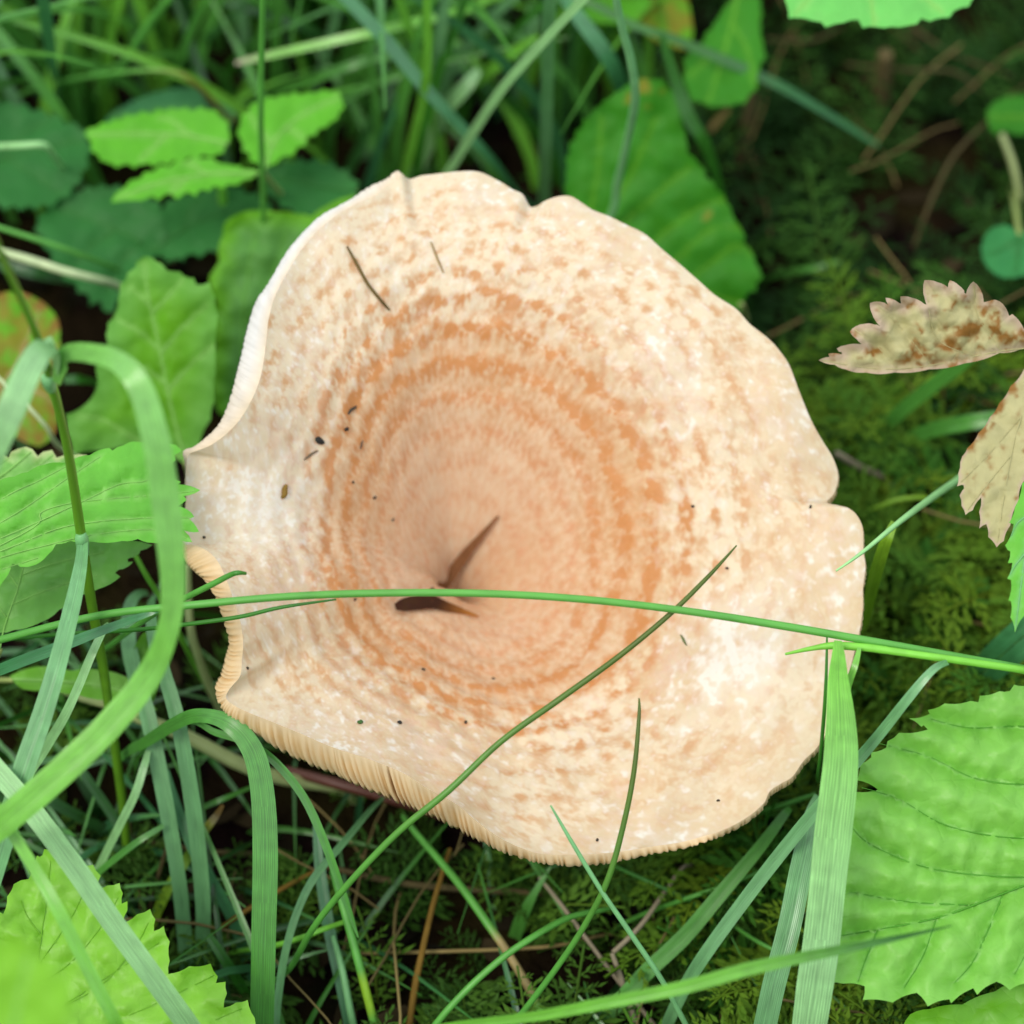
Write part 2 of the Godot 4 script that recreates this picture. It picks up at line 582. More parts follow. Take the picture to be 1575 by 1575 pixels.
	m.normal_texture = tex(bump)
	m.normal_scale = 0.45
	m.subsurf_scatter_enabled = true
	m.subsurf_scatter_strength = 0.15
	m.cull_mode = BaseMaterial3D.CULL_DISABLED
	return m


# ---------------------------------------------------------------- the mushroom

# cap rim, clockwise from the back left: [edge x, edge y, lift mm] and, where the underside shows, [.., low x, low y, drop mm]
const RIM := [
	[617, 271, 2, 612, 266, 2], [631, 275, 0], [648, 270, 0], [664, 268, 0], [700, 264, 0], [735, 264, 0], [767, 278, 0], [788, 291, 0], [804, 299, 0], [815, 317, -1],
	[825, 317, -1], [838, 309, 0], [858, 302, 0], [878, 302, 0], [895, 312, 0], [912, 323, 0], [938, 333, 0], [962, 345, 0], [992, 360, 0], [1018, 383, 0],
	[1050, 410, 0], [1075, 432, 0], [1100, 454, 0], [1132, 475, 0], [1153, 498, 0], [1175, 515, 0], [1193, 532, 0], [1213, 560, 0], [1228, 599, 0], [1247, 645, -1],
	[1264, 676, -2], [1281, 704, -3], [1289, 732, -4], [1283, 758, -4], [1272, 772, -3], [1289, 777, -1], [1306, 782, 0], [1319, 794, 0], [1327, 814, 0], [1328, 848, 0],
	[1331, 872, 0], [1327, 905, 0], [1327, 935, 0], [1322, 970, 0], [1312, 1010, 0], [1299, 1060, 0], [1281, 1110, 0], [1257, 1149, 0], [1236, 1170, 0], [1219, 1194, 0],
	[1200, 1206, 0], [1184, 1217, 0], [1174, 1236, 0], [1149, 1257, 0], [1114, 1276, 0], [1079, 1287, 0, 1079, 1294, 1], [1044, 1296, 0, 1044, 1305, 2], [1002, 1302, 0, 1002, 1313, 2], [960, 1309, 1, 960, 1323, 3], [920, 1313, 1, 920, 1331, 4],
	[878, 1315, 2, 879, 1333, 4], [842, 1314, 3, 845, 1330, 4], [815, 1309, 4, 815, 1325, 5], [775, 1292, 5, 779, 1314, 6], [738, 1267, 6, 746, 1300, 7], [702, 1237, 7, 714, 1284, 8], [658, 1213, 7, 675, 1263, 9], [622, 1190, 7, 643, 1249, 9], [592, 1177, 7, 613, 1237, 9], [558, 1164, 7, 580, 1223, 9],
	[525, 1154, 7, 545, 1208, 8], [501, 1145, 6, 515, 1193, 8], [459, 1127, 6, 473, 1177, 8], [418, 1110, 5, 431, 1156, 7], [385, 1097, 5, 391, 1128, 6], [360, 1085, 4, 357, 1106, 4], [348, 1074, 4, 338, 1082, 3], [353, 1060, 5, 330, 1056, 3], [369, 1040, 6, 339, 1034, 4], [372, 1016, 6, 346, 1009, 4],
	[374, 989, 7, 351, 985, 4], [370, 957, 7, 343, 956, 4], [361, 929, 7, 332, 922, 4], [351, 898, 7, 314, 893, 4], [336, 865, 6, 298, 879, 4], [318, 847, 5, 286, 867, 4], [297, 838, 4, 279, 853, 3], [281, 836, 3, 276, 842, 2], [279, 815, 2], [284, 790, 2],
	[287, 765, 2], [286, 739, 2], [287, 714, 3], [291, 699, 3, 287, 694, 2], [304, 693, 4, 299, 687, 3], [327, 683, 5, 314, 675, 3], [354, 662, 6, 335, 654, 4], [372, 641, 7, 348, 627, 4], [386, 617, 8, 358, 594, 4], [397, 592, 8, 364, 569, 4],
	[404, 564, 8, 370, 545, 4], [409, 529, 8, 379, 505, 4], [414, 487, 8, 393, 463, 4], [426, 449, 7, 413, 435, 4], [449, 407, 6, 440, 389, 3], [473, 372, 5, 466, 358, 3], [501, 344, 5, 495, 331, 3], [536, 320, 4, 533, 312, 3], [575, 302, 3, 566, 288, 3], [599, 283, 2, 594, 277, 2],
]
const PIT := Vector3(700, 905, 32)
var cap_points := PackedVector3Array()
var cap_normals := PackedVector3Array()


func ring_at(list: Array, u: float) -> Vector3:
	var n := list.size()
	var f := fposmod(u, 1.0) * n
	var i := int(f) % n
	var t := f - int(f)
	var a: Vector3 = list[(i + n - 1) % n]
	var b: Vector3 = list[i]
	var c: Vector3 = list[(i + 1) % n]
	var d: Vector3 = list[(i + 2) % n]
	return 0.5 * ((2.0 * b) + (c - a) * t + (2.0 * a - 5.0 * b + 4.0 * c - d) * t * t + (3.0 * b - 3.0 * c + d - a) * t * t * t)


func cap_profile(t: float) -> float:
	var s := sqrt(t * t + 0.0016) - 0.04
	return (1.0 - pow(1.0 - minf(s / 0.9608, 1.0), 2.2))


func make_mushroom() -> void:
	var edge := []
	var low := []
	var lift := []
	var n := RIM.size()
	var c := spot(PIT.x, PIT.y, PIT.z)
	for e in RIM:
		var h: float = 45.0 + (1320.0 - e[1]) * 0.0408 + e[2]
		var p := spot(e[0], e[1], h)
		edge.append(p)
		lift.append(e[2] * 0.001)
		if e.size() > 3:
			low.append(spot(e[3], e[4], h - e[5]))
		else:
			low.append(p + Vector3(c.x - p.x, 0, c.z - p.z).normalized() * 0.0012 - Vector3(0, 0.0035, 0))
	var smooth_edge := []
	var smooth_lift := []
	for i in n:
		var s := Vector3.ZERO
		var l := 0.0
		var total := 0.0
		for k in range(-7, 8):
			var w := exp(-k * k / 18.0)
			s += edge[(i + k + n) % n] * w
			l += lift[(i + k + n) % n] * w
			total += w
		smooth_edge.append(s / total)
		smooth_lift.append(Vector3(l / total, lift[i], 0))
	var root := thing("mushroom", "large woolly cream and orange funnel-shaped mushroom with wavy rim in the grass", "mushroom", Vector3(c.x, 0, c.z))
	var o := root.position
	# how far the growth zones reach in every direction: the rim without its lobes and folds
	var raw_reach := []
	raw_reach.resize(360)
	raw_reach.fill(0.0)
	for k in 3600:
		var r := ring_at(edge, k / 3600.0)
		var q := Vector2(r.x - c.x, r.z - c.z)
		var bin := int(fposmod(q.angle(), TAU) / TAU * 360.0) % 360
		raw_reach[bin] = maxf(raw_reach[bin], q.length())
	for k in 360:
		if raw_reach[k] == 0.0:
			raw_reach[k] = raw_reach[(k + 359) % 360]
	var reaches := []
	for k in 360:
		var s := 0.0
		var total := 0.0
		for m in range(-75, 76):
			var w := exp(-m * m / 1600.0)
			s += raw_reach[(k + m + 360) % 360] * w
			total += w
		reaches.append(s / total)
	# upper face
	var cols := 900
	var rows := 150
	var v := PackedVector3Array()
	var col := PackedColorArray()
	var uv := PackedVector2Array()
	for i in rows:
		var t := 1.0 - float(i) / (rows - 1)
		t = lerpf(t, 1.0 - pow(1.0 - t, 1.4), 0.5)
		for j in cols:
			var u := float(j) / cols
			var r := ring_at(edge, u)
			var rs := ring_at(smooth_edge, u)
			var lf := ring_at(smooth_lift, u)
			var k := smoothstep(0.62, 1.0, t)
			var target := rs.lerp(r, k)
			var flat := Vector3(lerpf(c.x, target.x, t), 0, lerpf(c.z, target.z, t))
			var ang := atan2(r.z - c.z, r.x - c.x)
			var plane := target.y - lerpf(lf.x, lf.y, k)
			var h := c.y + (plane - c.y) * cap_profile(t) + lerpf(lf.x, lf.y, k) * pow(t, 5.0)
			h += 0.00022 * sin(t * 74.0 + 1.6 * soft.get_noise_2d(cos(ang) * 160.0, sin(ang) * 160.0)) * smoothstep(0.15, 0.4, t) * smoothstep(1.0, 0.6, t)      # the growth zones stand a little proud
			h += 0.0011 * soft.get_noise_2d(flat.x * 2600.0, flat.z * 2600.0) * smoothstep(0.1, 0.5, t) * smoothstep(1.0, 0.9, t)
			h += 0.00025 * soft.get_noise_2d(flat.x * 16000.0, flat.z * 16000.0) * (1.0 - k)
			# the lip of the pit overhangs on the near side
			h += 0.0050 * smoothstep(0.05, 0.11, t) * (1.0 - smoothstep(0.11, 0.45, t)) * exp(-pow(wrapf(ang - 1.9, -PI, PI) / 0.95, 2.0))
			h -= 0.0050 * exp(-pow(t / 0.055, 2.0))
			v.append(Vector3(flat.x, h, flat.z))
			col.append(Color.WHITE)
			var from_c := Vector2(flat.x - c.x, flat.z - c.z)
			var at_ang := fposmod(from_c.angle(), TAU) / TAU * 360.0
			var reach := lerpf(reaches[int(at_ang) % 360], reaches[(int(at_ang) + 1) % 360], at_ang - floorf(at_ang))
			uv.append(Vector2(0.5, 0.5) + from_c / reach * 0.4)
	var top := sheet(rows, cols, v, col, uv, true)
	cap_points = v.duplicate()
	cap_normals = top.surface_get_arrays(0)[Mesh.ARRAY_NORMAL]
	for i in v.size():
		v[i] -= o
	var cap := part("cap", sheet(rows, cols, v, col, uv, true), make_cap_material(), root)
	cap.set_meta("label", "woolly zoned upper face of the cap")
	# margin and gills
	var gills := 370
	var gc := gills * 6
	var steps := [0.0, 0.02, 0.12, 0.35, 0.6, 0.85, 1.0]
	var inner := [0.95, 0.88, 0.78, 0.66, 0.54, 0.42, 0.30, 0.20, 0.13]
	var gv := PackedVector3Array()
	var gcol := PackedColorArray()
	var guv := PackedVector2Array()
	for i in steps.size() + inner.size():
		for j in gc:
			var u := float(j) / gc
			var r := ring_at(edge, u)
			var b := ring_at(low, u)
			var rs := ring_at(smooth_edge, u)
			var ph := float(j) / 6.0 + 0.7 * soft.get_noise_1d(u * 9000.0)
			var groove := pow(0.5 - 0.5 * cos(TAU * ph), 1.5) * (0.65 + 0.5 * soft.get_noise_1d(floorf(ph) * 37.0))
			var torn := exp(-pow((u * n - 67.9) / 0.35, 2.0))
			var gang := atan2(r.z - c.z, r.x - c.x)
			var wooly := exp(-pow(wrapf(gang - 3.85, -PI, PI) / 0.72, 4.0))
			groove *= (1.0 + 2.4 * torn) * (1.0 - 0.78 * wooly) * (1.0 - 0.68 * exp(-pow(wrapf(gang - 2.9, -PI, PI) / 0.5, 2.0)))
			var p: Vector3
			var f := 0.0
			if i < steps.size():
				f = steps[i]
				var out_dir := Vector3(r.x - c.x, 0, r.z - c.z).normalized()
				p = r.lerp(b, f) + out_dir * sin(PI * f) * 0.0009
				if f > 0.1:
					p = p.lerp(r + Vector3(0, -0.0008, 0), groove * 0.10 * smoothstep(0.1, 0.5, f)) + Vector3(-out_dir.x, 0.2, -out_dir.z) * groove * 0.00045 * smoothstep(0.1, 0.4, f)
				f = 0.35 * f
			else:
				var t: float = inner[i - steps.size()]
				var flat := Vector3(lerpf(c.x, rs.x, t), 0, lerpf(c.z, rs.z, t))
				var h := c.y + (rs.y - 0.001 - c.y) * cap_profile(t)
				var thick := lerpf(0.013, 0.0075, smoothstep(0.1, 0.95, t))
				p = Vector3(flat.x, minf(h - thick, b.y + 0.001), flat.z)
				p.y += 0.0015 * groove
				f = 0.5
			gv.append(p - o)
			var ang := atan2(r.z - c.z, r.x - c.x)
			var whiteness := exp(-pow(wrapf(ang - 3.85, -PI, PI) / 0.72, 4.0))       # the woolly margin of the raised left side is white
			var cc := Color(0.80, 0.58, 0.33).lerp(Color(0.62, 0.34, 0.12), clampf(groove, 0, 1)).lerp(Color(0.76, 0.75, 0.735), whiteness * 0.95)
			cc = cc.lerp(Color(0.74, 0.58, 0.38), (1.0 - smoothstep(0.0, 0.10, f)) * 0.7) * (1.0 + 0.12 * soft.get_noise_2d(u * 9000.0, f * 300.0))
			cc = cc.lerp(Color(0.25, 0.12, 0.04), torn * groove * 0.25)
			cc.a = 1.0
			gcol.append(cc)
			guv.append(Vector2(u * 80.0, f))
	var g := part("gills", sheet(steps.size() + inner.size(), gc, gv, gcol, guv, true), M.gill, root)
	g.set_meta("kind", "stuff")
	g.set_meta("label", "close-set pale buff gills under the rim")
	var st := []
	for k in 9:
		var y := lerpf(-0.006, c.y - 0.010, k / 8.0)
		st.append(Vector4(0.0015 * sin(k * 0.9), y, 0.001 * cos(k * 0.7), 0.023 + 0.007 * pow(k / 8.0, 3.0)))
	part("stem", tube(st, Color(0.62, 0.44, 0.27), Color(0.66, 0.47, 0.28), 28), M.stem, root)


# the point of the cap's upper face that shows at pixel (x, y), and the normal there
func on_cap(x: float, y: float) -> Array:
	var best := INF
	var at := 0
	for i in cap_points.size():
		var q := to_pixel(cap_points[i])
		var d := Vector2(q.x - x, q.y - y).length_squared() + q.z * 10.0
		if d < best:
			best = d
			at = i
	return [cap_points[at], cap_normals[at]]

# ---------------------------------------------------------------- the ground and what covers it

func make_ground() -> void:
	var n := 221
	var v := PackedVector3Array()
	var c := PackedColorArray()
	var uv := PackedVector2Array()
	for i in n:
		for j in n:
			var s := (j / (n - 1.0)) * 2.0 - 1.0
			var t := (i / (n - 1.0)) * 2.0 - 1.0
			var x := 0.32 * s + 24.0 * pow(s, 9.0)
			var z := 0.38 * t + 24.0 * pow(t, 9.0)
			v.append(Vector3(x, ground_height(x, z), z))
			c.append(C.soil.lerp(C.brown, clampf(0.4 + 0.9 * soft.get_noise_2d(x * 1500.0, z * 1500.0), 0.0, 0.8)))
			uv.append(Vector2(x, z))
	var g := part("ground", sheet(n, n, v, c, uv), M.ground)
	meta(g, "dark damp soil under the moss and grass", "", "", "structure")


# a feathery moss frond: an arching stem with side twigs on both sides, each set with needle-fine leaves
func moss_shoot(pairs: int, size: float, number: int) -> ArrayMesh:
	rng.seed = number
	var v := PackedVector3Array()
	var c := PackedColorArray()
	var uv := PackedVector2Array()
	var idx := PackedInt32Array()
	var bend := rng.randf_range(0.6, 0.9)
	for k in 9:        # the stem
		var f0 := k / 8.0
		var n := v.size()
		var p := Vector3(bend * f0 * f0, f0 * (1.0 - 0.45 * bend * f0), 0.05 * sin(f0 * 5.0 + number)) * size
		for q in 3:
			v.append(p + Vector3(0, sin(q * 2.1), cos(q * 2.1)) * size * 0.011)
			c.append(Color(0.75, 0.45, 0.35).lerp(Color(1.1, 1.0, 0.9), f0))
			uv.append(Vector2(0.5, 0.5))
		if k:
			for q in 3:
				var q1 := (q + 1) % 3
				idx.append_array(PackedInt32Array([n - 3 + q, n + q, n - 3 + q1, n - 3 + q1, n + q, n + q1]))
	for k in pairs * 2:
		var f := 0.12 + 0.86 * float(k) / (pairs * 2)
		var at := Vector3(bend * f * f, f * (1.0 - 0.45 * bend * f), 0.05 * sin(f * 5.0 + number)) * size
		var t := Vector3(2.0 * bend * f, 1.0 - 0.9 * bend * f, 0.0).normalized()
		var side := Vector3(0, 0, 1 if k % 2 else -1)
		var dir := (t * rng.randf_range(0.5, 0.8) + side + Vector3(rng.randf_range(-0.3, 0.3), rng.randf_range(-0.35, 0.25), 0)).normalized()
		var long := size * rng.randf_range(0.26, 0.40) * sin(PI * clampf(0.18 + 0.82 * f, 0.0, 1.0) * 0.94)
		for m in 7:
			var g := m / 6.0
			var p := at + dir * long * g * 0.75 + Vector3(0, -0.12 * long * g * g, 0)
			var spin := m * 2.6 + k
			var out_dir := (dir * 1.1 + (side.cross(dir) * cos(spin) + t * sin(spin)) * (0.85 if m < 6 else 0.0)).normalized()
			var ln := long * rng.randf_range(0.30, 0.45)
			var wd := out_dir.cross(Vector3(0.2, 1.0, 0.1)).normalized() * ln * 0.17
			var n := v.size()
			v.append_array(PackedVector3Array([p, p + out_dir * ln * 0.4 + wd, p + out_dir * ln * 0.4 - wd, p + out_dir * ln]))
			var tone := rng.randf_range(0.7, 1.2) * lerpf(0.7, 1.15, f)
			for q in 4:
				c.append(Color(tone, tone, tone * 0.9))
				uv.append(Vector2(0.5, 0.5))
			idx.append_array(PackedInt32Array([n, n + 1, n + 3, n, n + 3, n + 2]))
	return from_faces(v, c, uv, idx)


func scatter(called: String, label: String, mesh: Mesh, material: Material, placed: Array, tints: Array) -> void:
	var mm := MultiMesh.new()
	mm.transform_format = MultiMesh.TRANSFORM_3D
	mm.use_colors = true
	mm.mesh = mesh
	mm.instance_count = placed.size()
	for i in placed.size():
		mm.set_instance_transform(i, placed[i])
		mm.set_instance_color(i, tints[i])
	var o := MultiMeshInstance3D.new()
	o.name = numbered(called)
	o.multimesh = mm
	o.material_override = material
	add_child(o, true)
	meta(o, label, "", "", "stuff")


func make_moss() -> void:
	var kinds := [
		["bright yellow-green moss cushion to the right of the mushroom", moss_shoot(11, 0.030, 3), 720],
		["dark feathery moss carpet behind the mushroom on the right", moss_shoot(8, 0.028, 9), 800],
		["dark green moss on the soil in front of and below the mushroom", moss_shoot(9, 0.023, 17), 800],
	]
	for k in 3:
		rng.seed = 100 + k
		var placed := []
		var tints := []
		while placed.size() < int(kinds[k][2]):
			var x: float
			var z: float
			if k == 0:
				x = rng.randf_range(0.035, 0.22)
				z = rng.randf_range(-0.075, 0.10)
			elif k == 1:
				x = rng.randf_range(0.015, 0.26)
				z = rng.randf_range(-0.34, -0.045)
			else:
				x = rng.randf_range(-0.20, 0.12)
				z = rng.randf_range(0.0, 0.16)
				if x < -0.015 and rng.randf() < 0.72:
					continue
			if soft.get_noise_2d(x * 2200.0 + k * 77.0, z * 2200.0) < rng.randf_range(-0.35, 0.15):
				continue
			var s := rng.randf_range(0.55, 1.15)
			var b := Basis(Vector3.UP, rng.randf_range(0, TAU)) * Basis(Vector3.RIGHT, rng.randf_range(-0.6, 0.6))
			placed.append(Transform3D(b.scaled(Vector3(s, s, s)), Vector3(x, ground_height(x, z) - 0.003, z)))
			var wet := rng.randf()
			var tone: Color = [Color(0.16, 0.28, 0.020).lerp(Color(0.040, 0.16, 0.018), wet), Color(0.015, 0.055, 0.010).lerp(Color(0.08, 0.22, 0.03), pow(wet, 5.0)), Color(0.035, 0.10, 0.014).lerp(Color(0.12, 0.26, 0.03), wet * wet)][k]
			tints.append(tone)
		scatter("moss", kinds[k][0], kinds[k][1], M.moss, placed, tints)


func make_litter() -> void:
	rng.seed = 55
	var v := PackedVector3Array()
	var c := PackedColorArray()
	var uv := PackedVector2Array()
	for i in 4:
		for j in 4:
			var x := i / 3.0 - 0.5
			var z := (j / 3.0 - 0.5) * (0.5 - 0.4 * absf(x) * 1.6)
			v.append(Vector3(x, 0.25 * sin(x * 4.0) * x + 0.3 * z * z + 0.1, z) * 0.012)
			c.append(Color.WHITE)
			uv.append(Vector2(x, z))
	var flake := sheet(4, 4, v, c, uv)
	var placed := []
	var tints := []
	while placed.size() < 2600:
		var x := rng.randf_range(-0.26, 0.26)
		var z := rng.randf_range(-0.36, 0.17)
		var s := rng.randf_range(0.25, 1.1)
		var b := Basis(Vector3.UP, rng.randf_range(0, TAU)) * Basis(Vector3.RIGHT, rng.randf_range(-0.7, 0.7))
		placed.append(Transform3D(b.scaled(Vector3(s, s, s * rng.randf_range(0.4, 1.0))), Vector3(x, ground_height(x, z) + rng.randf_range(0.0, 0.003), z)))
		tints.append([Color(0.014, 0.011, 0.006), Color(0.024, 0.018, 0.009), Color(0.009, 0.008, 0.005), Color(0.045, 0.034, 0.017)][rng.randi() % 4])
	scatter("leaf_litter", "brown flakes of rotted leaves lying on the soil", flake, M.litter, placed, tints)


func make_straws() -> void:
	rng.seed = 91
	var pts := []
	for k in 6:
		pts.append(Vector4((k / 5.0 - 0.5) * 0.034, 0.0014 * sin(k * 0.9), 0.0016 * cos(k * 0.8), 0.00048))
	var straw := tube(pts, Color.WHITE, Color.WHITE, 5)
	var placed := []
	var tints := []
	while placed.size() < 110:
		var x := rng.randf_range(-0.12, 0.14)
		var z := rng.randf_range(-0.24, 0.12)
		if x < 0.03 and z < 0.03:
			continue
		var s := rng.randf_range(0.5, 1.3)
		var turn := Basis(Vector3.UP, rng.randf_range(0, TAU)) * Basis(Vector3.FORWARD, rng.randf_range(-0.25, 0.25))
		placed.append(Transform3D(turn.scaled(Vector3(s, s, s)), Vector3(x, ground_height(x, z) + rng.randf_range(0.003, 0.014), z)))
		tints.append(C.dead.lerp(C.straw, rng.randf() * 0.7))
	scatter("straw_litter", "thin dry straws strewn over the moss and soil", straw, M.litter, placed, tints)


# how high grass may stand at a pixel without hiding what the photograph shows there
func room_above(q: Vector3) -> float:
	if q.z < 0.02 or q.x < -60 or q.x > 1635 or q.y > 1635 or q.y < -60:
		return 1.0
	if q.y < 250 and q.x < 880:
		return 0.075
	if q.y < 130 and q.x < 1080:
		return 0.06
	if q.x < 420 and q.y > 880:
		return 0.026
	if q.x < 600 and q.y < 560:
		return 0.018
	if q.x > 1000 and q.y < 1000:
		return 0.009
	return 0.014


func make_grass_mass() -> void:
	rng.seed = 77
	var st := SurfaceTool.new()
	st.begin(Mesh.PRIMITIVE_TRIANGLES)
	var made := 0
	var tries := 0
	while made < 5400 and tries < 120000:
		tries += 1
		var x := rng.randf_range(-0.42, 0.40)
		var z := rng.randf_range(-0.52, 0.26)
		var tall := made > 4000      # the meadow goes on, taller, beyond the frame
		if tall:
			x = rng.randf_range(-1.0, 1.0)
			z = rng.randf_range(-1.2, 0.9)
			if Vector2(x, z).length() < 0.26:
				continue
		var long := rng.randf_range(0.012, 0.15)
		if rng.randf() < 0.35:
			long *= 0.3
		if tall:
			long = rng.randf_range(0.22, 0.50)
		var back := made < 700
		var low := made >= 700 and made < 1050
		if back:
			x = rng.randf_range(-0.15, 0.055)
			z = rng.randf_range(-0.34, -0.085)
			long = rng.randf_range(0.04, 0.13)
		elif low:
			x = rng.randf_range(-0.13, 0.09)
			z = rng.randf_range(-0.02, 0.13)
			long = rng.randf_range(0.02, 0.08)
		var dir := Vector3(rng.randf_range(-1, 1), 0, rng.randf_range(-1, 1)).normalized()
		if absf(x) > 0.10 and rng.randf() < 0.6:
			dir = Vector3(signf(x), 0, rng.randf_range(-0.5, 0.5)).normalized()
		var lean := rng.randf_range(0.15, 0.9) if not low else rng.randf_range(0.9, 1.35)
		var pts := []
		var fits := true
		for k in 9:
			var f := k / 8.0
			var p := Vector3(x, ground_height(x, z) - 0.003, z) + dir * long * lean * f * f + Vector3(0, long * (f - 0.42 * lean * f * f), 0)
			if p.y > room_above(to_pixel(p)):
				fits = false
				break
			# nothing of it may pierce the mushroom
			if Vector2(p.x - 0.002, p.z + 0.005).length() < 0.072 and p.y > 0.03:
				fits = false
				break
			pts.append(Vector4(p.x, p.y, p.z, rng.randf_range(0.9, 1.1) * (0.0055 if tall else 0.0012 if low else 0.0024) * (1.0 - pow(f, 2.5)) + 0.0002))
		if not fits:
			continue
		made += 1
		var col: Color = ([C.green, C.bright, C.green, C.bright, C.glaucous, C.green][rng.randi() % 6] if back else [C.green, C.dim, C.deep, C.teal, C.glaucous, C.dim][rng.randi() % 6])
		st.append_from(ribbon(curve4(pts, 1), col * (1.0 if back else 0.85), C.green, rng.randf_range(-0.9, 0.9), 0.2), 0, Transform3D.IDENTITY)
	var g := part("grass", st.commit(), M.blade)
	meta(g, "thick mass of green grass standing behind and around the mushroom", "", "", "stuff")


func _ready() -> void:
	# camera
	soft.noise_type = FastNoiseLite.TYPE_SIMPLEX_SMOOTH
	soft.frequency = 0.02
	soft.fractal_octaves = 3
	soft.seed = 4
	cellar.noise_type = FastNoiseLite.TYPE_CELLULAR
	cellar.cellular_return_type = FastNoiseLite.RETURN_DISTANCE
	cellar.frequency = 0.021
	cellar.fractal_type = FastNoiseLite.FRACTAL_NONE
	rng.seed = 1
	var a := deg_to_rad(PITCH)
	fwd = Vector3(0, -sin(a), -cos(a))
	upv = Vector3(0, cos(a), -sin(a))
	cam_at = AIM - fwd * AWAY
	var cam := Camera3D.new()
	cam.name = "camera"
	add_child(cam)
	cam.look_at_from_position(cam_at, AIM, Vector3.UP)
	cam.fov = rad_to_deg(2.0 * atan(TANH))
	cam.near = 0.02
	cam.far = 200.0
	var look := CameraAttributesPhysical.new()
	look.frustum_focal_length = LENS
	look.frustum_focus_distance = (spot(787, 1260, 52) - cam_at).dot(fwd)
	look.frustum_near = 0.02
	look.frustum_far = 200.0
	look.exposure_aperture = 7.6
	cam.attributes = look
	cam.current = true
	# overcast sky and a veiled sun
	var world := WorldEnvironment.new()
	var env := Environment.new()
	env.background_mode = Environment.BG_SKY
	var sky := Sky.new()
	var air := ProceduralSkyMaterial.new()
	air.sky_top_color = Color(0.94, 0.97, 1.0)
	air.sky_horizon_color = Color(0.72, 0.77, 0.78)
	air.sky_curve = 0.18
	air.ground_bottom_color = Color(0.10, 0.12, 0.07)
	air.ground_horizon_color = Color(0.35, 0.38, 0.33)
	sky.sky_material = air
	env.sky = sky
	env.tonemap_mode = Environment.TONE_MAPPER_LINEAR
	env.tonemap_exposure = 1.35
	env.sdfgi_enabled = true
	env.ssao_enabled = true
	env.ssil_enabled = true
	world.environment = env
	world.name = "world"
	add_child(world)
	var sun := DirectionalLight3D.new()
	sun.name = "sun"
	sun.light_energy = 0.5
	sun.light_color = Color(1.0, 0.975, 0.94)
	sun.light_angular_distance = 25.0
	sun.shadow_enabled = true
	add_child(sun)
	sun.look_at_from_position(Vector3(-0.6, 1.1, 0.45), Vector3.ZERO, Vector3.UP)

	make_materials()
	make_ground()
	make_litter()
	make_moss()
	make_straws()
	make_grass_mass()
	make_mushroom()
	make_leaves()
	make_blades_behind()
	make_blades_front()
	make_small_things()


# ---------------------------------------------------------------- leaves

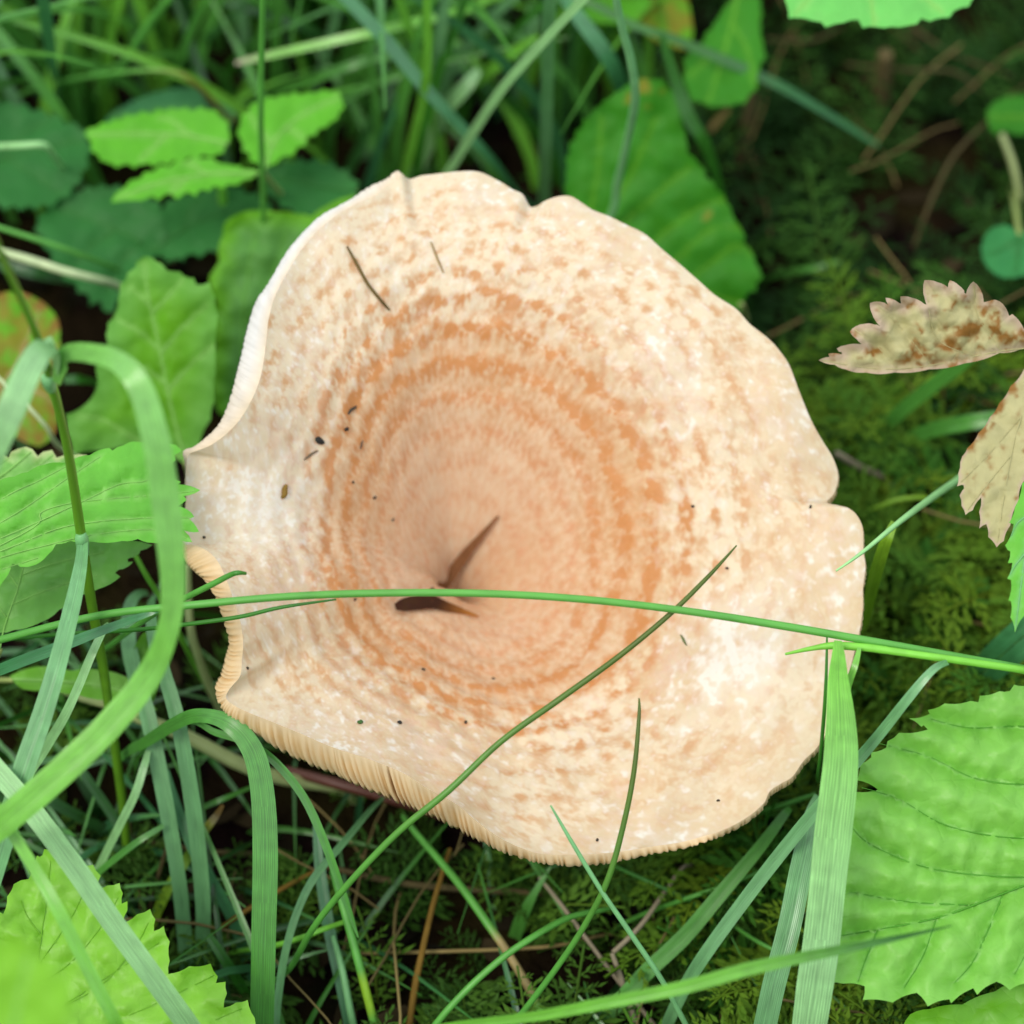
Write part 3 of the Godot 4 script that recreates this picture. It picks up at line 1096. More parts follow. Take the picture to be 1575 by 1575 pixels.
func make_leaves() -> void:
	rng.seed = 301
	# lower right: the big toothed leaf
	leaf("toothed_leaf", "big light green toothed leaf with puckered skin in the lower right corner", [
		[1640, 1090], [1575, 1055], [1560, 1053], [1553, 1063], [1537, 1063], [1507, 1070], [1505, 1080], [1493, 1078], [1453, 1082], [1427, 1092], [1430, 1098], [1398, 1105], [1417, 1118], [1427, 1122], [1383, 1127], [1365, 1140], [1363, 1150], [1340, 1157], [1340, 1165], [1323, 1175], [1318, 1200], [1350, 1214], [1317, 1218],
		[1306, 1263], [1296, 1350], [1287, 1443], [1278, 1487], [1270, 1513], [1297, 1513], [1330, 1517], [1327, 1538], [1373, 1542], [1410, 1527], [1427, 1548], [1460, 1537], [1463, 1543], [1497, 1520], [1503, 1530], [1533, 1510], [1553, 1523], [1575, 1513], [1640, 1470], [1720, 1400], [1740, 1300], [1700, 1180]],
		[[[1735, 1308], [1575, 1363], [1450, 1410], [1350, 1430], [1290, 1440]], [[1660, 1195], [1575, 1207], [1497, 1197], [1430, 1165], [1347, 1143]], [[1690, 1270], [1575, 1290], [1460, 1272], [1383, 1230], [1325, 1212]], [[1660, 1335], [1575, 1350], [1433, 1337], [1340, 1300], [1308, 1270]], [[1680, 1130], [1575, 1118], [1490, 1120], [1430, 1106]],
		[[1500, 1393], [1400, 1388], [1305, 1372]], [[1543, 1375], [1500, 1473], [1467, 1513]], [[1440, 1412], [1420, 1470], [1390, 1520]], [[1350, 1430], [1330, 1480], [1320, 1510]], [[1620, 1348], [1590, 1440], [1560, 1500]]],
		{"h": 48, "gy": -3.5, "gx": -1.0, "cells": 0.0, "side_w": 2.4, "puff": 3.0, "soft": 22.0, "keel": 1.6, "wave": 1.3, "gap": 7.5, "col": "leaf_a", "vein": "vein_a", "stalk": [[1735, 1308, 47, 14], [1830, 1330, 40, 15]]})
	leaf("green_leaf", "darker green leaf peeping out under the big toothed leaf at the bottom right", [[1385, 1590], [1400, 1560], [1430, 1552], [1480, 1545], [1530, 1525], [1575, 1505], [1640, 1480], [1690, 1600], [1500, 1690], [1400, 1650]],
		[[[1690, 1560], [1560, 1590], [1430, 1600]]], {"h": 36, "gy": -2.0, "col": "leaf_h", "vein": "vein_d", "stalk": [[1690, 1560, 36, 12], [1740, 1570, 30, 12]]})
	# lower left
	leaf("lobed_leaf", "yellow-green leaf with large pointed teeth in the lower left corner", [
		[68, 1306], [61, 1318], [57, 1316], [52, 1328], [44, 1352], [32, 1354], [21, 1360], [11, 1379], [5, 1406], [0, 1403], [-60, 1440], [-90, 1520], [-70, 1660], [90, 1725], [300, 1700], [400, 1640], [393, 1575], [392, 1566], [381, 1538], [363, 1542], [344, 1550], [349, 1528], [347, 1510], [332, 1512], [335, 1502], [324, 1482], [291, 1486], [259, 1498],
		[261, 1478], [261, 1448], [252, 1424], [237, 1432], [239, 1414], [231, 1398], [211, 1406], [189, 1420], [196, 1400], [196, 1386], [187, 1390], [189, 1374], [184, 1358], [165, 1362], [149, 1368], [155, 1347], [143, 1330], [133, 1332], [125, 1324], [115, 1308], [108, 1322], [96, 1326], [80, 1307]],
		[[[30, 1700], [57, 1488], [64, 1438], [72, 1380], [78, 1325]], [[64, 1440], [42, 1410], [33, 1385]], [[60, 1484], [107, 1416], [126, 1380]], [[52, 1520], [110, 1480], [160, 1420], [182, 1380]], [[46, 1570], [150, 1520], [205, 1460], [228, 1420]], [[40, 1620], [180, 1570], [290, 1520], [330, 1500]], [[100, 1545], [170, 1500], [245, 1450]], [[35, 1660], [200, 1630], [330, 1570], [372, 1552]], [[56, 1490], [20, 1450], [-30, 1440]]],
		{"h": 38, "gy": -3.0, "gx": -0.5, "cells": 0.0, "puff": 1.0, "soft": 18.0, "keel": 0.8, "gap": 8.0, "wave": 1.5, "col": "leaf_c", "vein": "vein_c", "side_w": 1.6, "mid_w": 2.6, "stalk": [[30, 1700, 40, 12], [0, 1800, 32, 12]]})
	leaf("near_leaf", "out of focus pale green leaf tip closest to the camera at the bottom left", [[-40, 1460], [35, 1440], [62, 1470], [88, 1505], [100, 1490], [108, 1540], [98, 1580], [80, 1650], [0, 1700], [-80, 1660]],
		[[[-20, 1690], [20, 1580], [45, 1470]]], {"h": 150, "gy": -4.0, "col": "leaf_c", "vein": "vein_l", "mat": "leaf_soft", "stalk": [[-20, 1690, 150, 16], [-120, 1780, 110, 18], [-160, 1800, 50, 18]]})
	leaf("small_leaf", "small lobed bright leaf low among the drooping blades at the left", [[15, 1040], [60, 1025], [110, 1032], [150, 1030], [196, 1042], [215, 1068], [242, 1092], [205, 1094], [170, 1077], [120, 1069], [80, 1060], [35, 1060]],
		[[[20, 1046], [100, 1050], [170, 1058], [225, 1084]]], {"h": 34, "gy": -3.0, "col": "leaf_h", "vein": "vein_l", "stalk": [[20, 1046, 33, 8], [-40, 1050, 22, 8]]})
	leaf("small_leaf", "small upright shiny leaf behind the end of the arching blade at the left", [[206, 998], [222, 972], [240, 985], [245, 1030], [236, 1080], [216, 1072], [206, 1040]],
		[[[222, 1076], [226, 1030], [224, 980]]], {"h": 38, "gy": -6.0, "col": "leaf_h", "vein": "vein_d", "stalk": [[222, 1076, 33, 7], [240, 1110, 12, 7]]})
	# left
	leaf("toothed_leaf", "sharp bright green leaf with fan-like veins and toothed tip at the left edge", [
		[-50, 752], [0, 739], [22, 733], [43, 726], [67, 715], [99, 712], [114, 706], [138, 700], [168, 689], [173, 693], [190, 685], [205, 679], [218, 680], [257, 682], [270, 684], [280, 693], [268, 700], [270, 708], [263, 714], [266, 736], [278, 741], [274, 745], [308, 754], [283, 763], [287, 769], [270, 779], [287, 783], [299, 795], [291, 798], [306, 818], [283, 816], [296, 834], [276, 830], [255, 833],
		[235, 835], [212, 829], [188, 832], [140, 833], [108, 832], [86, 837], [73, 854], [54, 869], [32, 872], [19, 867], [4, 895], [0, 902], [-60, 935], [-140, 900], [-170, 830], [-120, 775]],
		[[[-130, 890], [0, 849], [86, 815], [150, 803], [233, 797], [292, 797]], [[-120, 870], [0, 805], [50, 774], [104, 736], [155, 702]], [[-120, 880], [40, 812], [127, 772], [183, 746], [225, 740], [262, 720]], [[-60, 870], [52, 812], [65, 788], [120, 773], [229, 763], [300, 756]], [[-120, 896], [0, 859], [54, 844], [140, 824], [233, 815], [290, 829]], [[-130, 860], [0, 770], [60, 740], [105, 716]], [[-110, 905], [-10, 880], [60, 858]]],
		{"h": 78, "gy": -3.0, "gx": -3.0, "puff": 0.9, "gap": 7.5, "wave": 0.8, "soft": 10.0, "col": "leaf_e", "vein": "vein_l", "side_w": 2.0, "mid_w": 2.4, "stalk": [[-130, 890, 82, 12], [-200, 920, 70, 12], [-230, 960, 30, 12]]})
	leaf("pale_leaf", "smooth green leaf hanging below the sharp toothed leaf at the left edge", [
		[0, 840], [60, 828], [140, 826], [188, 832], [235, 838], [216, 847], [214, 852], [196, 860], [205, 864], [190, 875], [177, 881], [185, 887], [151, 906], [121, 915], [91, 938], [65, 956], [22, 969], [0, 973], [-60, 985], [-100, 930], [-60, 860]],
		[[[0, 1000], [8, 962], [28, 904], [42, 845]], [[28, 904], [11, 880], [-10, 860]], [[10, 950], [-10, 925], [-40, 900]], [[20, 930], [80, 905], [150, 885]], [[34, 885], [90, 865], [160, 850]]],
		{"h": 62, "gy": -4.0, "gx": -1.0, "puff": 0.6, "gap": 8.0, "col": "leaf_f", "vein": "vein_l", "side_w": 2.0, "mid_w": 3.0, "stalk": [[0, 1000, 58, 9], [-30, 1060, 40, 9]]})
	leaf("scalloped_leaf", "pale scalloped leaf edge behind the sharp toothed leaf at the left edge", [[0, 696], [13, 704], [17, 695], [28, 690], [40, 687], [50, 691], [58, 702], [66, 695], [80, 692], [87, 704], [99, 700], [108, 701], [134, 700], [120, 735], [60, 760], [0, 780], [-60, 770], [-70, 700], [-30, 688]],
		[[[-60, 770], [0, 735], [48, 696]], [[-20, 745], [40, 730], [82, 700]], [[-40, 755], [-10, 720], [14, 706]]], {"h": 66, "gy": -4.0, "col": "leaf_f", "edge": "cream", "rim": 9.0, "vein": "vein_l", "stalk": [[-60, 770, 60, 8], [-110, 800, 40, 8]]})
	leaf("upright_leaf", "upright bright green leaf with side lobe standing left of the mushroom", [
		[222, 394], [209, 403], [209, 411], [196, 420], [195, 427], [184, 438], [182, 460], [179, 479], [166, 497], [163, 515], [165, 531], [150, 553], [147, 568], [149, 596], [134, 620], [101, 638], [102, 655], [104, 667], [112, 699], [168, 693], [216, 684], [278, 709], [287, 717], [307, 682], [324, 645], [330, 617], [332, 574], [335, 484], [330, 455], [322, 434], [312, 438], [302, 438], [298, 428], [289, 427], [283, 424], [276, 418], [268, 418], [257, 416], [248, 405], [233, 396]],
		[[[286, 712], [263, 624], [244, 531], [227, 451], [222, 402]], [[242, 535], [215, 510], [180, 492]], [[247, 545], [281, 503], [320, 468]], [[232, 475], [215, 455], [198, 440]], [[258, 600], [295, 560], [328, 530]], [[286, 708], [207, 674], [160, 646], [120, 640]], [[255, 590], [220, 565], [170, 550]], [[234, 482], [262, 452], [280, 430]]],
		{"h": 46, "gy": -9.0, "gx": 1.0, "puff": 0.7, "keel": 1.2, "gap": 8.0, "wave": 0.8, "col": "leaf_h", "edge": "leaf_f", "rim": 60.0, "vein": "vein_l", "side_w": 2.0, "mid_w": 3.2, "mat": "leaf_soft", "stalk": [[286, 712, 32, 9], [300, 760, 14, 9]]})
	leaf("grey_green_leaf", "matt grey-green leaf half hidden behind the white left rim", [[346, 343], [367, 329], [395, 324], [425, 326], [456, 329], [480, 333], [500, 318], [545, 300], [560, 400], [500, 560], [430, 640], [360, 650], [336, 634], [329, 600], [331, 565], [333, 531], [334, 497], [333, 463], [322, 425], [329, 415], [338, 401], [335, 390], [343, 362]],
		[[[385, 645], [372, 540], [378, 450], [395, 340]], [[376, 540], [345, 500], [336, 480]], [[377, 470], [350, 420], [340, 405]], [[378, 500], [415, 440], [440, 360]], [[374, 560], [420, 520], [470, 450]]],
		{"h": 32, "gy": -7.0, "puff": 0.6, "gap": 8.5, "wave": 1.6, "col": "leaf_i", "edge": "leaf_h", "rim": 36.0, "vein": "leaf_f", "mat": "leaf_soft", "stalk": [[385, 645, 20, 9], [392, 670, 6, 9]]})
	leaf("yellowed_leaf", "yellowing leaf with brown edge behind the grass stem at the left edge", [[0, 451], [28, 449], [54, 458], [73, 471], [89, 492], [91, 522], [95, 553], [86, 596], [91, 639], [82, 671], [60, 687], [22, 671], [-20, 650], [-50, 560], [-50, 480]],
		[[[-40, 640], [20, 570], [60, 480]], [[0, 600], [50, 600], [86, 620]]], {"h": 30, "gy": -5.0, "col": "yellow", "edge": "rust", "rim": 24.0, "spots": "leaf_h", "spot_soft": 0.5, "spot_from": -0.12, "vein": "vein_w", "mat": "leaf_soft", "stalk": [[-40, 640, 26, 8], [-70, 680, 8, 8]]})
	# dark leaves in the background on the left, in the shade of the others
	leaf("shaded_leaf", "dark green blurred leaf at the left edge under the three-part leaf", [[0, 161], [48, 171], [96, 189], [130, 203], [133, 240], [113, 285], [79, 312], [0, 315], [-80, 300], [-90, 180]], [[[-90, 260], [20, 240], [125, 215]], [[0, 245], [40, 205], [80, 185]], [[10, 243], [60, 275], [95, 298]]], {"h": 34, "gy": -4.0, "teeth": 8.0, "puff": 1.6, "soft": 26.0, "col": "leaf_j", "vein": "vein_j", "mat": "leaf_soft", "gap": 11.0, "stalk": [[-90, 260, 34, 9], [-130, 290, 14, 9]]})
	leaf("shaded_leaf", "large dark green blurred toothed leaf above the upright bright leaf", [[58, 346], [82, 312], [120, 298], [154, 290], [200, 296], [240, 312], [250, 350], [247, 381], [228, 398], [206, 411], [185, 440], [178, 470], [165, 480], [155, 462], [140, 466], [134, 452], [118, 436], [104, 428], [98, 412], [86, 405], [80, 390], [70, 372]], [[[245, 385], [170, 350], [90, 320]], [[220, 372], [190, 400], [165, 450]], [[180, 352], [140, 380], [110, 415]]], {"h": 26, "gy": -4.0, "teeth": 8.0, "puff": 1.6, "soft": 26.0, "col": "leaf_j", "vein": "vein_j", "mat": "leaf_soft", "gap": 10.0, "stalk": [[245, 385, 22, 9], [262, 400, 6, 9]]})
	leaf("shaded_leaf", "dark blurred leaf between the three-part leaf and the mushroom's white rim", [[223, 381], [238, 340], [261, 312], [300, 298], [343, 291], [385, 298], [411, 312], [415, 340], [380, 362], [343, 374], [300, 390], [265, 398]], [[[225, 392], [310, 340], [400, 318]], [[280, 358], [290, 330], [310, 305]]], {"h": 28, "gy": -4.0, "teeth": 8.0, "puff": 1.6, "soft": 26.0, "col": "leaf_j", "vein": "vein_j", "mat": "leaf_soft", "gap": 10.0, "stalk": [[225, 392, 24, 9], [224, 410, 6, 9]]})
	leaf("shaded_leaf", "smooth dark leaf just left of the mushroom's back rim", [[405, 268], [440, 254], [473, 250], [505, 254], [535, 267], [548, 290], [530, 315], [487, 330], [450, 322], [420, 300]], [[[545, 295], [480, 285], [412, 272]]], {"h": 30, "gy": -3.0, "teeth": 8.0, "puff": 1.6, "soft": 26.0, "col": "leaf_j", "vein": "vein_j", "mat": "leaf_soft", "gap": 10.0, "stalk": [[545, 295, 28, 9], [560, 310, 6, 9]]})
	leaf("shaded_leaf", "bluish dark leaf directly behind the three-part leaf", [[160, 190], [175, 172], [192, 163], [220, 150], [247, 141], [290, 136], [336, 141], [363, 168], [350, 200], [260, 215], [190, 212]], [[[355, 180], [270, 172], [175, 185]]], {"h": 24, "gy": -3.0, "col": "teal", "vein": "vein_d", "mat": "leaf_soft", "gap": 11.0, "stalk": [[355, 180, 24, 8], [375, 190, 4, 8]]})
	# the three-part leaf
	var at := spot(405, 267, 44)
	at.y = 0.0
	var trio := thing("three_part_leaf", "fresh green leaf of three toothed leaflets on a pale stalk, upper left", "leaf", at, "leaves of the ground cover")
	var ko := {"h": 46, "gy": -4.0, "puff": 0.5, "gap": 9.0, "teeth": 5.5, "col": "leaf_k", "vein": "vein_l", "mat": "leaf_soft", "mid_w": 3.0, "side_w": 2.0}
	leaf_into(trio, "leaflet", [[130, 206], [150, 195], [168, 189], [186, 185], [206, 178], [232, 176], [261, 170], [290, 170], [315, 168], [336, 178], [350, 196], [350, 210], [346, 224], [333, 238], [312, 238], [291, 241], [268, 246], [248, 250], [230, 251], [213, 255], [196, 252], [175, 254], [160, 246], [147, 233], [140, 218]], [[[352, 222], [280, 208], [200, 206], [138, 207]], [[300, 212], [270, 190], [245, 180]], [[260, 207], [235, 228], [215, 245]]], ko)
	leaf_into(trio, "leaflet", [[171, 309], [182, 298], [192, 288], [203, 279], [216, 274], [236, 264], [261, 257], [285, 248], [309, 244], [343, 254], [372, 260], [398, 265], [386, 274], [374, 277], [362, 285], [350, 284], [340, 290], [329, 286], [318, 294], [304, 294], [300, 300], [288, 295], [276, 302], [262, 298], [250, 306], [236, 302], [226, 307], [213, 308], [200, 306], [190, 309]], [[[400, 268], [330, 268], [250, 280], [178, 307]], [[320, 269], [300, 257], [285, 251]], [[290, 273], [275, 285], [262, 296]]], ko)
	leaf_into(trio, "leaflet", [[370, 190], [382, 172], [398, 158], [414, 154], [432, 150], [470, 147], [514, 140], [525, 150], [526, 165], [507, 189], [490, 198], [473, 210], [458, 226], [442, 238], [428, 246], [411, 255], [398, 252], [384, 238], [374, 223], [370, 206]], [[[408, 264], [420, 220], [460, 180], [520, 150]], [[418, 226], [395, 195], [385, 175]], [[440, 198], [455, 205], [468, 212]]], ko)
	part("petiole", tube(traced([[405, 267, 44, 8], [432, 298, 30, 10], [462, 332, 12, 11]], 2), C.petiole, C.petiole, 8, at), M.stalk, trio)
	# back right
	leaf("toothed_leaf", "deep green finely toothed leaf leaning behind the mushroom's upper right rim", [
		[873, 302], [874, 268], [876, 236], [884, 214], [895, 197], [905, 182], [917, 171], [930, 158], [946, 147], [966, 134], [987, 124], [1003, 122], [1019, 124], [1028, 136], [1038, 152], [1045, 174], [1050, 197], [1055, 216], [1057, 235], [1066, 246], [1076, 254], [1081, 262], [1085, 273], [1100, 290], [1114, 305], [1120, 318], [1127, 337], [1136, 346], [1143, 359], [1143, 368], [1148, 379], [1152, 382], [1158, 392], [1160, 402], [1166, 411], [1168, 416], [1172, 423], [1166, 432], [1162, 444], [1152, 448], [1143, 454], [1142, 466], [1138, 480], [1060, 490], [960, 410], [880, 335]],
		[[[870, 330], [940, 360], [1030, 430], [1140, 468]], [[940, 360], [1025, 286], [1062, 258]], [[985, 390], [1063, 327], [1112, 306]], [[1020, 420], [1089, 356], [1140, 350]], [[1050, 440], [1130, 378], [1156, 388]], [[905, 345], [920, 260], [925, 180]], [[925, 352], [970, 270], [1010, 180]]],
		{"h": 36, "gy": -9.0, "puff": 0.7, "soft": 20.0, "gap": 9.0, "wave": 0.8, "teeth": 4.0, "col": "leaf_l", "spots": "yellow", "spot_from": 0.85, "blots": [[1085, 330, 22, 0.95], [985, 130, 40, 1.0]], "vein": "leaf_h", "mat": "leaf_soft", "side_w": 2.0, "stalk": [[1140, 468, 24, 9], [1150, 500, 6, 8]]})
	leaf("toothed_leaf", "green leaf hanging from the top edge right of the middle", [[1125, 0], [1140, -60], [1168, 0], [1167, 44], [1170, 66], [1175, 86], [1170, 96], [1164, 104], [1165, 118], [1162, 133], [1153, 145], [1146, 156], [1128, 157], [1112, 164], [1095, 161], [1080, 158], [1066, 152], [1058, 138], [1054, 121], [1054, 104], [1058, 86], [1070, 74], [1083, 63], [1100, 40], [1112, 19]],
		[[[1145, -50], [1120, 60], [1090, 155]], [[1128, 40], [1150, 80], [1160, 130]], [[1116, 80], [1085, 95], [1062, 115]]], {"h": 40, "gy": -3.0, "teeth": 4.0, "col": "leaf_l", "vein": "vein_d", "mat": "leaf_soft", "stalk": [[1145, -50, 42, 9], [1150, -90, 10, 9]]})
	leaf("yellowed_leaf", "yellow-green blurred leaf at the top edge between grass stalks", [[972, -20], [1050, -25], [1066, 48], [1056, 76], [1030, 70], [1000, 58], [978, 30]], [[[1010, -30], [1030, 65]]], {"h": 34, "gy": -3.0, "col": "yellow", "spots": "leaf_h", "spot_from": 0.0, "vein": "vein_d", "mat": "leaf_soft", "stalk": [[1010, -30, 35, 8], [1010, -70, 8, 8]]})
	leaf("green_leaf", "blurred green leaf at the very top edge left of the yellow-green one", [[880, -20], [1005, -30], [995, 15], [978, 32], [935, 36], [897, 28]], [[[940, -30], [935, 30]]], {"h": 36, "gy": -3.0, "col": "leaf_k", "vein": "vein_d", "mat": "leaf_soft", "stalk": [[940, -30, 36, 8], [940, -80, 6, 8]]})
	leaf("toothed_leaf", "pale green toothed leaf cut off by the top edge at the right", [[1200, -30], [1207, 0], [1213, 28], [1250, 32], [1263, 34], [1270, 42], [1284, 37], [1297, 35], [1320, 30], [1327, 43], [1345, 41], [1360, 43], [1383, 42], [1398, 39], [1410, 37], [1417, 28], [1430, 33], [1460, 27], [1467, 17], [1490, 10], [1502, -8], [1480, -80], [1380, -140], [1260, -90]],
		[[[1330, -130], [1335, -40], [1345, 38]], [[1332, -90], [1270, -30], [1222, 22]], [[1335, -60], [1400, -20], [1450, 20]]], {"h": 88, "gy": -2.0, "puff": 0.6, "col": "leaf_n", "vein": "vein_l", "stalk": [[1330, -130, 90, 10], [1330, -240, 60, 10]]})
	leaf("round_leaf", "small round dark green leaf with a notch at the right edge", [[1567, 363], [1558, 350], [1545, 345], [1530, 348], [1519, 356], [1512, 368], [1508, 382], [1511, 398], [1519, 412], [1530, 422], [1543, 428], [1560, 428], [1580, 424], [1600, 418], [1618, 402], [1624, 384], [1616, 362], [1598, 348], [1582, 348]],
		[[[1568, 364], [1566, 395], [1562, 422]], [[1568, 366], [1540, 385], [1518, 392]], [[1568, 366], [1595, 385], [1615, 390]]], {"h": 30, "gy": -3.0, "curl": 3.0, "col": "heart", "vein": "leaf_j", "mat": "leaf_soft", "gap": 7.0, "stalk": [[1568, 364, 30, 9], [1562, 320, 20, 9], [1556, 290, 4, 9]]})
	leaf("small_leaf", "small green blurred leaf at the right edge above the round leaf", [[1518, 172], [1530, 156], [1546, 150], [1575, 148], [1600, 160], [1604, 195], [1570, 208], [1545, 200], [1530, 206], [1520, 190]], [[[1600, 180], [1560, 180], [1525, 180]]], {"h": 22, "col": "leaf_l", "vein": "vein_d", "mat": "leaf_soft", "stalk": [[1600, 180, 22, 8], [1630, 185, 4, 8]]})
	# the withered leaf at the right has two leaflets in sight
	leaf("withered_leaf", "withered straw-coloured leaf with brown blotches and pinkish teeth at the right edge", [
		[1259, 554], [1276, 549], [1274, 544], [1295, 545], [1287, 536], [1300, 531], [1326, 530], [1330, 532], [1318, 522], [1307, 510], [1316, 502], [1330, 498], [1342, 498], [1354, 502], [1341, 482], [1338, 466], [1354, 464], [1366, 469], [1362, 458], [1377, 462], [1388, 472], [1385, 456], [1403, 458], [1421, 467], [1431, 478], [1422, 458], [1420, 444], [1422, 431], [1442, 434], [1458, 442], [1461, 431], [1475, 439], [1486, 452], [1490, 441], [1497, 433], [1507, 443], [1513, 465], [1521, 463], [1531, 461], [1542, 467], [1552, 486], [1557, 483], [1575, 506], [1625, 520], [1650, 532], [1575, 535], [1537, 543], [1483, 559], [1429, 568], [1375, 573], [1332, 573], [1300, 568], [1284, 561]],
		[[[1645, 532], [1540, 541], [1430, 563], [1350, 568], [1265, 555]], [[1500, 549], [1440, 520], [1425, 440]], [[1430, 561], [1390, 510], [1350, 470]], [[1380, 567], [1350, 535], [1315, 508]], [[1540, 541], [1505, 490], [1498, 440]]],
		{"h": 92, "gy": -9.0, "gx": 0.5, "puff": 1.5, "gap": 5.0, "wave": 1.6, "col": "wither", "edge": "blush", "rim": 20.0, "spots": "rust", "spot_soft": 0.55, "spot_from": 0.22, "blots": [[1425, 545, 20, 0.8], [1475, 520, 28, 0.8], [1520, 490, 22, 0.7], [1345, 535, 14, 0.8], [1385, 552, 12, 0.6], [1560, 520, 20, 0.5]], "vein": "wither", "mat": "leaf_dry", "mid_w": 2.2, "side_w": 1.4, "stalk": [[1645, 532, 92, 9], [1700, 540, 80, 9], [1740, 560, 40, 9]], "group": "withered leaves at the right edge"})
	leaf("withered_leaf", "withered yellowish leaf hanging down with a rusty brown side at the right edge", [
		[1585, 560], [1575, 568], [1554, 594], [1537, 620], [1522, 642], [1505, 666], [1488, 689], [1480, 702], [1477, 711], [1474, 728], [1472, 748], [1482, 746], [1476, 762], [1479, 778], [1485, 792], [1496, 785], [1509, 765], [1506, 787], [1506, 813], [1517, 806], [1520, 826], [1533, 842], [1544, 832], [1554, 808], [1567, 770], [1572, 744], [1612, 700], [1627, 620], [1602, 565]],
		[[[1600, 570], [1565, 660], [1545, 760], [1534, 835]], [[1572, 640], [1520, 700], [1478, 742]], [[1556, 700], [1515, 750], [1488, 785]]],
		{"h": 78, "gy": -3.0, "gx": 1.0, "puff": 0.5, "gap": 6.0, "wave": 1.2, "col": "wither", "edge": "blush", "rim": 5.0, "spots": "rust", "spot_soft": 0.6, "spot_from": 0.30, "blots": [[1526, 628, 17, 1.1], [1506, 660, 17, 1.1], [1550, 595, 15, 1.0], [1492, 682, 12, 1.0], [1530, 716, 14, 0.55], [1515, 750, 9, 0.6]], "vein": "wither", "mat": "leaf_dry", "mid_w": 2.0, "side_w": 1.2, "stalk": [[1600, 570, 86, 9], [1660, 540, 80, 9], [1720, 560, 30, 9]], "group": "withered leaves at the right edge"})
	leaf("toothed_leaf", "narrow bright green toothed leaf pointing down at the right edge below the withered leaves", [[1590, 715], [1572, 744], [1561, 780], [1552, 804], [1559, 806], [1546, 839], [1550, 846], [1554, 848], [1550, 866], [1557, 866], [1549, 890], [1555, 892], [1551, 923], [1555, 925], [1554, 949], [1561, 973], [1577, 945], [1600, 880], [1607, 800]],
		[[[1598, 720], [1577, 850], [1562, 965]], [[1586, 790], [1565, 805], [1555, 825]], [[1578, 850], [1562, 870], [1553, 885]]], {"h": 84, "gy": -3.0, "gap": 7.0, "col": "leaf_e", "vein": "glaucous", "mid_w": 3.5, "stalk": [[1598, 720, 90, 8], [1660, 690, 70, 8]]})


# ---------------------------------------------------------------- blades and stalks

